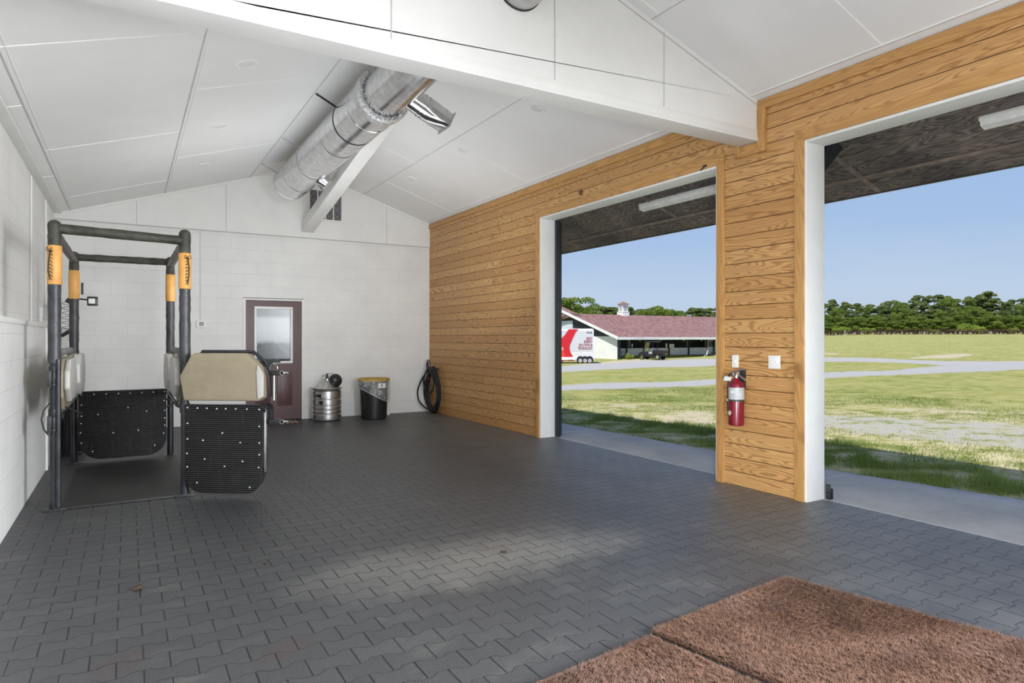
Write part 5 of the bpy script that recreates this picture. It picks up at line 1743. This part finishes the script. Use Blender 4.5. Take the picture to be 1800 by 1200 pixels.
b = MB().add([(-0.86, -0.86, 1.58), (0.86, -0.86, 1.58), (0.86, 0.86, 1.58), (-0.86, 0.86, 1.58), (-0.06, 0, 2.02), (0.06, 0, 2.02)],
             [(0, 1, 5, 4), (1, 2, 5), (2, 3, 4, 5), (3, 0, 4), (3, 2, 1, 0)])
b.build('cupola_roof', M['shingles'], CU, smooth=False)

# ------------------------------------------------------------------ trailer
TR = thing('horse_trailer', 'large white trailer with a red jagged swoosh and maroon lettering parked by the stable', 'trailer', (37.478, 47.982, GZ), -R(30.77))
K = 0.0532
def tp_(u, v):
    return ((u - 1044) * K, (639 - v) * K)
body = MB().prism([(-9.6, 0, 0.42), (0.0, 0, 0.42), (0.0, 0, 3.15), (-0.12, 0, 3.28), (-9.6, 0, 3.28)], (0, 2.5, 0)).build('box_body', M['trailer_white'], TR, bevel=0.05)
MB().box(-9.6, -0.10, -0.012, 0.0, 1.16, 3.12).build('side_panel', M['trailer_grey'], body, smooth=False)
MB().box(-9.6, 0.02, -0.06, 0.1, 0.34, 0.62).build('skirt', M['trailer_white'], TR, bevel=0.02)
MB().box(-0.02, 0.10, 0.05, 2.45, 0.36, 0.55).build('rear_bumper', M['trailer_grey'], TR, bevel=0.02)
rr = random.Random(5)
left = [(1000.5, 578.3), (996, 585), (992.5, 590), (988, 594), (984, 597), (978, 602)]
right = [(1014.5, 578.3), (1010, 585), (1006, 593), (1003, 600), (1000.5, 606), (1000, 612), (1001, 618), (1003, 622), (1006.5, 628), (1010, 634.5)]
def resample(pl, step):
    out = []
    for (a, b_) in zip(pl[:-1], pl[1:]):
        m_ = max(1, int(abs(b_[1] - a[1]) / step))
        for k in range(m_):
            out.append((a[0] + (b_[0] - a[0]) * k / m_, a[1] + (b_[1] - a[1]) * k / m_))
    out.append(pl[-1])
    return out
rt = []
for k, (u, v) in enumerate(resample(right, 0.55)):
    rt.append((u + (rr.uniform(1.2, 2.8) if k % 2 else -0.4), v))
lf = []
for k, (u, v) in enumerate(resample(left, 0.55)):
    lf.append((u - (rr.uniform(1.0, 2.4) if k % 2 else -0.3), v))
low_ = [(996, 634), (978, 632)]
# built as horizontal strips between the left and right edges
def at_v(pl, v):
    for a, b_ in zip(pl[:-1], pl[1:]):
        if a[1] <= v <= b_[1] or b_[1] <= v <= a[1]:
            t_ = 0 if a[1] == b_[1] else (v - a[1]) / (b_[1] - a[1])
            return a[0] + (b_[0] - a[0]) * t_
    return pl[-1][0] if v > pl[-1][1] else pl[0][0]
sw = MB()
v = 578.3
while v < 633.8:
    va_, vb_ = v, v + 0.45
    tooth = rr.uniform(1.4, 3.0)
    xl_ = max(at_v(left, va_) if va_ < 602 else 868, 868) - rr.uniform(0, 2)
    xr_ = at_v(right, va_)
    p = [tp_(xl_, va_), tp_(xr_, va_), tp_(xr_ + tooth, va_ + 0.25), tp_(xr_, vb_), tp_(xl_, vb_)]
    sw.prism([(x, -0.018, z) for x, z in p], (0, 0.01, 0))
    v += 0.45
sw.build('red_swoosh', M['trailer_red'], body, smooth=False)
sw = MB()
sw.prism([(x, -0.022, z) for x, z in [tp_(870, 600), tp_(984, 600), tp_(988, 605), tp_(990, 612), tp_(992, 622), tp_(994, 631), tp_(870, 631)]], (0, 0.006, 0))
sw.build('orange_field', M['trailer_orange'], body, smooth=False)
def side_text(body_txt, u_right, v_base, cap_px, width_px, mat, name='lettering'):
    size = cap_px * K / 0.70
    o_ = textmesh(name, body_txt, size, mat, body, Matrix.Identity(4), ext=0.004, align='LEFT', bold=0.006)
    xs_ = [v_.co.x for v_ in o_.data.vertices]
    w0_ = max(xs_) - min(xs_)
    k_ = width_px * K / w0_
    x_r, z_b = tp_(u_right, v_base)
    Mx = Matrix.Translation((x_r - width_px * K, -0.028, z_b)) @ Matrix.Rotation(PI / 2, 4, 'X') @ Matrix.Diagonal((k_, 1, 1, 1)) @ Matrix.Translation((-min(xs_), 0, 0))
    o_.data.transform(Mx)
    return o_
side_text('BODY', 1041.3, 596.8, 4.6, 10.2, M['letter_red'])
side_text('ENERGY', 1041.3, 602.3, 4.6, 14.6, M['letter_red'])
side_text('SOLUTION &', 1041.3, 608.2, 4.6, 23.8, M['letter_red'])
side_text('TECHNOLOGY', 1041.3, 614.1, 4.6, 25.6, M['letter_red'])
side_text('WALLER', 1041.3, 585.2, 2.0, 10.6, M['letter_dark'])
side_text('S', 990.2, 614.5, 4.2, 3.2, M['plate'])
side_text('S', 989.8, 632.0, 2.6, 2.0, M['plate'])
for u_ in (1020, 1028.4, 1036.6):
    x_ = (u_ - 1044) * K
    MB().tube([(x_, -0.075, 0.37), (x_, 0.05, 0.37)], 0.345, 24).build('wheel_arch', M['dark_screen'], TR)
    w_ = MB().tube([(x_, -0.10, 0.29), (x_, 0.14, 0.29)], 0.29, 28).build('wheel', M['rubber'], TR, bevel=0.02)
    MB().tube([(x_, -0.115, 0.29), (x_, -0.09, 0.29)], 0.185, 20).build('hub_cap', M['chrome'], w_)
b = MB()
for k in range(6):
    b.box(-9.2 + k * 1.2, -8.9 + k * 1.2, 0.2, 0.5, 0.0, 0.42)
b.build('landing_leg', M['black_metal'], TR)
MB().box(-2.4, -1.9, -0.07, -0.03, 0.30, 0.36).box(-0.32, -0.18, -0.07, -0.055, 0.50, 0.56).build('side_marker', M['red_paint'], TR)

# ------------------------------------------------------------------ utility vehicle
UV = thing('utility_vehicle', 'black open utility buggy with canopy roof and cargo bed parked on the gravel drive', 'utility vehicle', (50.4, 54.0, GZ + 0.0), R(108.7))
b = MB()
b.prism([(-1.35, -0.55, 0.42), (-1.35, -0.55, 0.62), (0.55, -0.55, 0.62), (0.62, -0.55, 0.80), (1.0, -0.55, 0.86), (1.42, -0.55, 0.70), (1.5, -0.55, 0.42), (1.38, -0.55, 0.30), (-1.1, -0.55, 0.30)], (0, 1.1, 0))
b.build('chassis', M['black_plastic'], UV, bevel=0.04)
b = MB()
b.box(-1.55, -0.35, -0.62, 0.62, 0.66, 0.72)
for (x0_, x1_, y0_, y1_) in ((-1.58, -1.52, -0.64, 0.64), (-0.38, -0.32, -0.64, 0.64), (-1.55, -0.35, -0.66, -0.60), (-1.55, -0.35, 0.60, 0.66)):
    b.box(x0_, x1_, y0_, y1_, 0.66, 1.02)
b.build('cargo_bed', M['black_plastic'], UV, bevel=0.012)
MB().box(-0.25, 0.20, -0.5, 0.5, 0.62, 0.85).prism([(-0.30, -0.5, 0.85), (-0.18, -0.5, 0.85), (-0.24, -0.5, 1.28), (-0.36, -0.5, 1.28)], (0, 1.0, 0)).build('bench_seat', plain('seat_grey', (0.42, 0.42, 0.42, 1), 0.6), UV, bevel=0.03)
b = MB()
for y_ in (-0.54, 0.54):
    b.tube([(0.85, y_, 0.82), (0.50, y_, 1.95)], 0.025, 8)
    b.tube([(-0.32, y_, 0.7), (-0.38, y_, 1.95)], 0.025, 8)
b.build('roll_cage', M['black_metal'], UV)
MB().prism([(-0.62, -0.64, 1.93), (0.70, -0.64, 1.95), (0.74, -0.64, 1.99), (0.6, -0.64, 2.05), (-0.5, -0.64, 2.05), (-0.66, -0.64, 1.98)], (0, 1.28, 0)).build('canopy', M['black_plastic'], UV, bevel=0.02)
MB().prism([(0.84, -0.5, 0.86), (0.52, -0.5, 1.90), (0.53, -0.5, 1.90), (0.85, -0.5, 0.86)], (0, 1.0, 0)).build('windshield', M['windshield'], UV)
MB().tube([(0.36 + 0.05 * math.sin(a), 0.25 + 0.17 * math.cos(a), 1.12 + 0.16 * math.sin(a)) for a in [k * 2 * PI / 20 for k in range(20)]], 0.016, 8, closed=True).cyl((0.36, 0.25, 1.12), (0.72, 0.25, 0.85), 0.018, 8).build('steering_wheel', M['grey_plastic'], UV)
MB().box(1.43, 1.50, -0.45, -0.22, 0.56, 0.66).box(1.43, 1.50, 0.22, 0.45, 0.56, 0.66).build('headlight', M['plate'], UV, bevel=0.01)
MB().box(-1.60, -1.57, -0.6, -0.5, 0.78, 0.92).box(-1.60, -1.57, 0.5, 0.6, 0.78, 0.92).box(-1.35, -1.25, 0.655, 0.675, 0.78, 0.90).build('tail_light', M['red_paint'], UV)
for (x_, y_) in ((0.98, 0.60), (0.98, -0.60), (-1.0, 0.60), (-1.0, -0.60)):
    w_ = MB().tube([(x_, y_ - 0.12, 0.30), (x_, y_ + 0.12, 0.30)], 0.30, 24).build('wheel', M['rubber'], UV, bevel=0.03)
    s_ = 1 if y_ > 0 else -1
    MB().tube([(x_, y_ + 0.10 * s_, 0.30), (x_, y_ + 0.135 * s_, 0.30)], 0.18, 20).build('rim', M['chrome'], w_)

# scooter
SCT = thing('scooter', 'dark scooter with a white leg shield parked against the stable half wall', 'scooter', (61.3, 55.6, GZ), -R(30.77))
for x_ in (-0.62, 0.62):
    w_ = MB().tube([(x_, -0.06, 0.24), (x_, 0.06, 0.24)], 0.24, 22).build('wheel', M['rubber'], SCT, bevel=0.02)
    MB().tube([(x_, -0.075, 0.24), (x_, 0.075, 0.24)], 0.12, 16).build('rim', M['chrome'], w_)
MB().prism([(-0.50, -0.09, 0.22), (-0.36, -0.09, 0.28), (0.10, -0.09, 0.26), (0.22, -0.09, 0.55), (0.80, -0.09, 0.66), (0.78, -0.09, 0.42), (0.45, -0.09, 0.26), (-0.1, -0.09, 0.18)], (0, 0.22, 0)).build('body', M['black_plastic'], SCT, bevel=0.02)
MB().prism([(0.16, -0.11, 0.60), (0.20, -0.11, 0.70), (0.50, -0.11, 0.74), (0.84, -0.11, 0.78), (0.84, -0.11, 0.66), (0.3, -0.11, 0.58)], (0, 0.26, 0)).build('seat', M['rubber'], SCT, bevel=0.03)
MB().prism([(-0.48, -0.14, 0.28), (-0.34, -0.14, 0.75), (-0.28, -0.14, 0.95), (-0.22, -0.14, 0.95), (-0.36, -0.14, 0.28)], (0, 0.32, 0)).build('leg_shield', M['plate'], SCT, bevel=0.02)
MB().tube([(-0.62, 0, 0.24), (-0.40, 0, 0.80), (-0.30, 0, 1.0)], 0.03, 8).tube([(-0.26, -0.32, 1.06), (-0.32, 0, 1.02), (-0.26, 0.32, 1.06)], 0.018, 8).build('handlebar', M['black_metal'], SCT)
MB().box(0.60, 0.95, 0.0, 0.10, 0.20, 0.32).build('exhaust', M['chrome'], SCT, bevel=0.02)
# bicycle
BC = thing('bicycle', 'bicycle with a red frame leaning by the porch beside the white gable wall', 'bicycle', (48.7, 57.9, -0.76), -R(30.77))
for x_ in (-0.5, 0.5):
    w_ = MB().tube([(x_ + 0.31 * math.cos(a), 0, 0.33 + 0.31 * math.sin(a)) for a in [k * 2 * PI / 28 for k in range(28)]], 0.022, 8, closed=True).build('wheel', M['rubber'], BC)
    b = MB()
    for k in range(8):
        a = k * PI / 8
        b.tube([(x_ + 0.3 * math.cos(a), 0, 0.33 + 0.3 * math.sin(a)), (x_ - 0.3 * math.cos(a), 0, 0.33 - 0.3 * math.sin(a))], 0.004, 4)
    b.build('spokes', M['steel'], w_)
MB().tube([(0.5, 0, 0.33), (0.18, 0, 0.80), (-0.32, 0, 0.78), (0.02, 0, 0.30), (0.5, 0, 0.33)], 0.02, 8).tube([(0.02, 0, 0.30), (0.18, 0, 0.90)], 0.02, 8).tube([(-0.5, 0, 0.33), (-0.34, 0, 0.92)], 0.02, 8).build('frame', M['red_paint'], BC)
MB().sphere((0.19, 0, 0.93), 0.10, 12, 8, (1.2, 0.6, 0.35)).build('saddle', M['black_plastic'], BC)
MB().tube([(-0.28, -0.25, 0.98), (-0.36, 0, 0.96), (-0.28, 0.25, 0.98)], 0.016, 8).build('handlebar', M['black_metal'], BC)

# ------------------------------------------------------------------ trees
def leaf_cloud(blobs, n_leaf, size, rs):
    """blobs: list of (x,y,z,rx,rz); leaf quads on their shells"""
    B_ = np.array(blobs)
    wts = B_[:, 3] ** 2
    pick = rs.choice(len(B_), n_leaf, p=wts / wts.sum())
    b_ = B_[pick]
    d = rs.normal(0, 1, (n_leaf, 3)); d /= np.linalg.norm(d, axis=1)[:, None]
    d[:, 2] = np.where(d[:, 2] < -0.35, -d[:, 2], d[:, 2])
    rad = rs.uniform(0.72, 1.08, n_leaf)[:, None]
    c = b_[:, :3] + d * rad * np.stack([b_[:, 3], b_[:, 3], b_[:, 4]], -1)
    nrm = d + rs.normal(0, 0.55, (n_leaf, 3)); nrm[:, 2] += 0.25
    nrm /= np.linalg.norm(nrm, axis=1)[:, None]
    t1 = np.cross(nrm, rs.normal(0, 1, (n_leaf, 3))); t1 /= np.linalg.norm(t1, axis=1)[:, None]
    t2 = np.cross(nrm, t1)
    s_ = size * rs.uniform(0.6, 1.35, n_leaf)[:, None]
    q = np.stack([c - t1 * s_, c - t2 * s_ * 0.6, c + t1 * s_, c + t2 * s_ * 0.6], 1)
    return q.reshape(-1, 3)

def make_tree(kind, seed):
    """unit tree, 10 m tall"""
    rs = np.random.RandomState(seed)
    blobs = []
    tb = MB()
    if kind == 'broad':
        for k in range(36):
            z = rs.uniform(1.3, 8.9)
            w_ = 3.3 * math.sqrt(max(0.05, 1 - ((z - 5.2) / 4.6) ** 2))
            a = rs.uniform(0, 2 * PI); r_ = w_ * rs.uniform(0.25, 1.0) ** 0.7
            s_ = rs.uniform(0.75, 1.35)
            blobs.append((r_ * math.cos(a), r_ * math.sin(a), z, s_, s_ * 0.75))
        blobs.append((0, 0, 5.0, 2.2, 2.6))
        q = leaf_cloud(blobs, 8500, 0.165, rs)
        tb.tube([(0, 0, -0.6), (0.05, 0, 2), (0, 0.1, 5)], [0.28, 0.2, 0.08], 8)
        mat = M['leaf_broad']
    elif kind in ('pine', 'tallpine'):
        lo = 0.8 if kind == 'pine' else 4.6
        for k in range(34 if kind == 'pine' else 24):
            z = rs.uniform(lo, 9.5)
            w_ = 2.0 * (1.05 - (z - lo) / (10.6 - lo)) ** 0.55 * (0.7 if z < lo + 1 else 1)
            a = rs.uniform(0, 2 * PI); r_ = w_ * rs.uniform(0.3, 1.0)
            s_ = rs.uniform(0.5, 0.95)
            blobs.append((r_ * math.cos(a), r_ * math.sin(a), z, s_, s_ * 0.62))
            tb.tube([(0, 0, z - 0.5), (r_ * math.cos(a) * 0.8, r_ * math.sin(a) * 0.8, z - 0.1)], [0.05, 0.02], 5)
        blobs.append((0, 0, 9.3, 0.7, 0.6))
        q = leaf_cloud(blobs, 8000, 0.15, rs)
        tb.tube([(0, 0, -0.6), (0.05, 0, 5), (0, 0, 9.4)], [0.20, 0.14, 0.05], 8)
        mat = M['leaf_pine']
    else:
        for k in range(16):
            a = rs.uniform(0, 2 * PI); r_ = rs.uniform(0, 4.4)
            blobs.append((r_ * math.cos(a), r_ * math.sin(a), rs.uniform(1.5, 7.5 - r_ * 0.8), rs.uniform(1.3, 2.2), rs.uniform(1.3, 2.0)))
        q = leaf_cloud(blobs, 3800, 0.30, rs)
        tb.tube([(0, 0, -0.3), (0.2, 0, 3)], [0.3, 0.1], 6)
        mat = M['leaf_lime']
    return q, tb, mat

def tree_thing(kind, seed, name, label, cat, group=None):
    q, tb, mat = make_tree(kind, seed)
    t = thing(name, label, cat, (0, 0, 0), 0, group)
    tb.build('trunk', M['bark'], t)
    raw('foliage', q, np.arange(len(q)).reshape(-1, 4), mat, t)
    return t
PR = {}
for kind, seeds in (('pine', (1, 2, 3, 4)), ('broad', (5, 6, 7)), ('lime', (8, 9)), ('tallpine', (10,))):
    for s_ in seeds:
        PR[(kind, s_)] = [kind, s_, None]
def plant(kind, s_, x, y, h, rot, name, label, cat, group=None, wide=1.0):
    e_ = PR[(kind, s_)]
    if e_[2] is None:
        e_[2] = tree_thing(kind, s_, name, label, cat, group)
        t = e_[2]
    else:
        t = copy_tree(e_[2])
        t.name = name
        t['label'] = label; t['category'] = cat
        if group: t['group'] = group
        elif 'group' in t: del t['group']
    t.location = (x, y, float(gz(np.array(x), np.array(y))))
    t.scale = (h / 10 * wide, h / 10 * wide, h / 10)
    t.rotation_euler = (0, 0, rot)
    return t
def dirpos(u, d):
    a = (u - 900) / 1135.5
    s_, c_ = math.sin(R(30.77)), math.cos(R(30.77))
    return ((s_ + a * c_) * d, (c_ - a * s_) * d)
def height_for(x, y, d, vtop):
    return 1.37 + (593.6 - vtop) / 1135.5 * d - float(gz(np.array(x), np.array(y)))
rr = random.Random(21)
GR = 'trees of the wood behind the paddock fence'
LP = 'dark green pine in the wood behind the paddock fence'
LB_ = 'rounded mid-green leafy tree in the wood behind the paddock fence'
prof = [(1330, 530), (1447, 533), (1465, 526), (1486, 527), (1500, 534), (1518, 528), (1532, 538), (1545, 537), (1560, 525), (1582, 524), (1594, 529), (1610, 520), (1622, 526), (1640, 518), (1668, 516), (1684, 521), (1700, 519), (1718, 519), (1735, 514), (1758, 523), (1768, 528), (1794, 524), (1840, 526), (1960, 526)]
def top_at(u):
    return float(np.interp(u, [p[0] for p in prof], [p[1] for p in prof]))
u = 1400
k = 0
while u < 1900:
    for row, (dd, dv) in enumerate(((0, 13), (12, 4), (25, 0))):
        uu = u + rr.uniform(-4, 4) + row * 6
        d = np.interp(uu, [1447, 1800], [192, 168]) + dd + rr.uniform(-3, 3)
        x, y = dirpos(uu, d)
        vt = top_at(uu) + dv + rr.uniform(-2, 5)
        if row == 0: vt += rr.uniform(0, 14)
        h = height_for(x, y, d, vt)
        broad = (row == 0 and (uu < 1530 or rr.random() < 0.3)) or rr.random() < 0.12
        if broad:
            plant('broad', rr.choice((5, 6, 7)), x, y, h * 1.03, rr.uniform(0, 6), 'leafy_tree', LB_, 'tree', GR, 0.85)
        else:
            plant('pine', rr.choice((1, 2, 3, 4)), x, y, h * 1.02, rr.uniform(0, 6), 'pine_tree', LP, 'tree', GR, rr.uniform(1.05, 1.3))
    u += 19 + rr.uniform(-3, 3)
u = 1405
while u < 1900:
    for row in range(2):
        uu = u + row * 6 + rr.uniform(-2, 2)
        d = np.interp(uu, [1447, 1800], [188, 165]) + row * 14
        x, y = dirpos(uu, d)
        plant('broad', rr.choice((5, 6, 7)), x, y, rr.uniform(3.6, 5.6), rr.uniform(0, 6), 'shrub', 'undergrowth shrub at the foot of the wood behind the fence', 'shrub', 'undergrowth behind the paddock fence', 1.55)
    u += 17
x, y = dirpos(1735, 176)
plant('tallpine', 10, x, y, height_for(x, y, 176, 511), 1.0, 'pine_tree', 'tallest pine, with a bare pale trunk, above the fence near the right edge', 'tree', None, 1.35)
for uu, dd, vt, wd, lab in ((1702, 163, 562, 1.35, 'wide lime-green bush behind the fence left of the tall bare-trunked pine'), (1525, 172, 568, 1.0, 'light green bush behind the fence, first one right of the pale post'),
                            (1780, 160, 569, 0.8, 'small lime-green bush behind the fence, at the photo\'s right edge'), (1478, 176, 567, 1.0, 'green bush behind the fence left of the pale post'), (1640, 166, 572, 0.9, 'low lime bush behind the fence, left of the wide lime-green bush')):
    x, y = dirpos(uu, dd)
    plant('lime', 8 if dd % 2 else 9, x, y, height_for(x, y, dd, vt), uu, 'bush', lab, 'bush', None, 1.3 * wd)
# behind the stable
for uu, dd, vt, nm, lab, wd, kd in ((1014, 118, 516, 'leafy_tree', 'big bright green leafy tree behind the left end of the stable roof', 1.25, 5), (1152, 124, 531, 'leafy_tree', 'bright green leafy tree behind the stable roof, right of the cupola', 1.1, 6),
                                    (1183, 126, 541, 'leafy_tree', 'lower green leafy tree just right of the one beside the cupola', 0.8, 7), (1133, 128, 541, 'leafy_tree', 'lower green leafy tree between the cupola and the big rounded one', 0.8, 7)):
    x, y = dirpos(uu, dd)
    plant('broad', kd, x, y, height_for(x, y, dd, vt), uu, nm, lab, 'tree', None, wd)
u = 955
while u < 1330:
    for row in range(2):
        uu = u + rr.uniform(-4, 4) + row * 9
        d = 160 + row * 14 + rr.uniform(-4, 4)
        x, y = dirpos(uu, d)
        vt = float(np.interp(uu, [950, 1050, 1080, 1110, 1190, 1220, 1240, 1262, 1330], [540, 536, 538, 541, 543, 540, 538, 539, 538])) + rr.uniform(-1.5, 5)
        plant('pine', rr.choice((1, 2, 3, 4)), x, y, height_for(x, y, d, vt), rr.uniform(0, 6), 'pine_tree', 'dark pine in the far row behind the stable roof', 'tree', 'pines behind the stable', rr.uniform(1.1, 1.4))
    u += 17 + rr.uniform(-3, 3)
# bush at the porch
x, y = 48.1, 55.3
t = plant('lime', 8, x, y, 0.95, 0.3, 'bush', 'small yellow-green shrub at the stable porch between bicycle and buggy', 'bush', None, 1.1)
t.location.z = -1.06

# ------------------------------------------------------------------ paddock fence
FN = thing('paddock_fence', 'long brown three-rail paddock fence across the far edge of the field', 'fence', (161.95, 107.25, float(gz(np.array(161.95), np.array(107.25)))))
fa = np.array([161.95, 107.25]); fb_ = np.array([178.88, 68.08])
fd = (fb_ - fa) / 16.0
def fp(i):
    p_ = fa + fd * i
    return p_[0], p_[1], float(gz(np.array(p_[0]), np.array(p_[1])))
ox, oy, oz = FN.location
for i in range(-5, 22):
    x, y, z = fp(i)
    o_ = MB().box(-0.09, 0.09, -0.09, 0.09, -0.3, 1.36).build('post', M['barn_white'] if i == 2 else M['fence_wood'], FN, smooth=False)
    o_.location = (x - ox, y - oy, z - oz)
    if i == 2: o_['label'] = 'pale painted post'
for h_ in (0.42, 0.82, 1.2):
    b = MB()
    for i in range(-5, 21):
        p0, p1 = fp(i), fp(i + 1)
        b.beam((p0[0] - ox - 0.1, p0[1] - oy, p0[2] - oz + h_), (p1[0] - ox - 0.1, p1[1] - oy, p1[2] - oz + h_), 0.04, 0.15)
    b.build('rail', M['fence_wood'], FN, smooth=False)
# sandy track beyond the fence
vs = []; fs = []
for k, i in enumerate(range(-8, 26)):
    x, y, z = fp(i)
    nx, ny = fd[1], -fd[0]
    ln_ = math.hypot(nx, ny); nx, ny = -nx / ln_, -ny / ln_
    for dd_ in (1.5, 9.0):
        X_, Y_ = x + nx * dd_, y + ny * dd_
        vs.append((X_, Y_, float(gz(np.array(X_), np.array(Y_))) + 0.10))
    if k: fs.append((2 * k - 2, 2 * k, 2 * k + 1, 2 * k - 1))
o_ = MB().add(vs, fs).build('sand_track', M['sand'], smooth=False)
struct(o_)
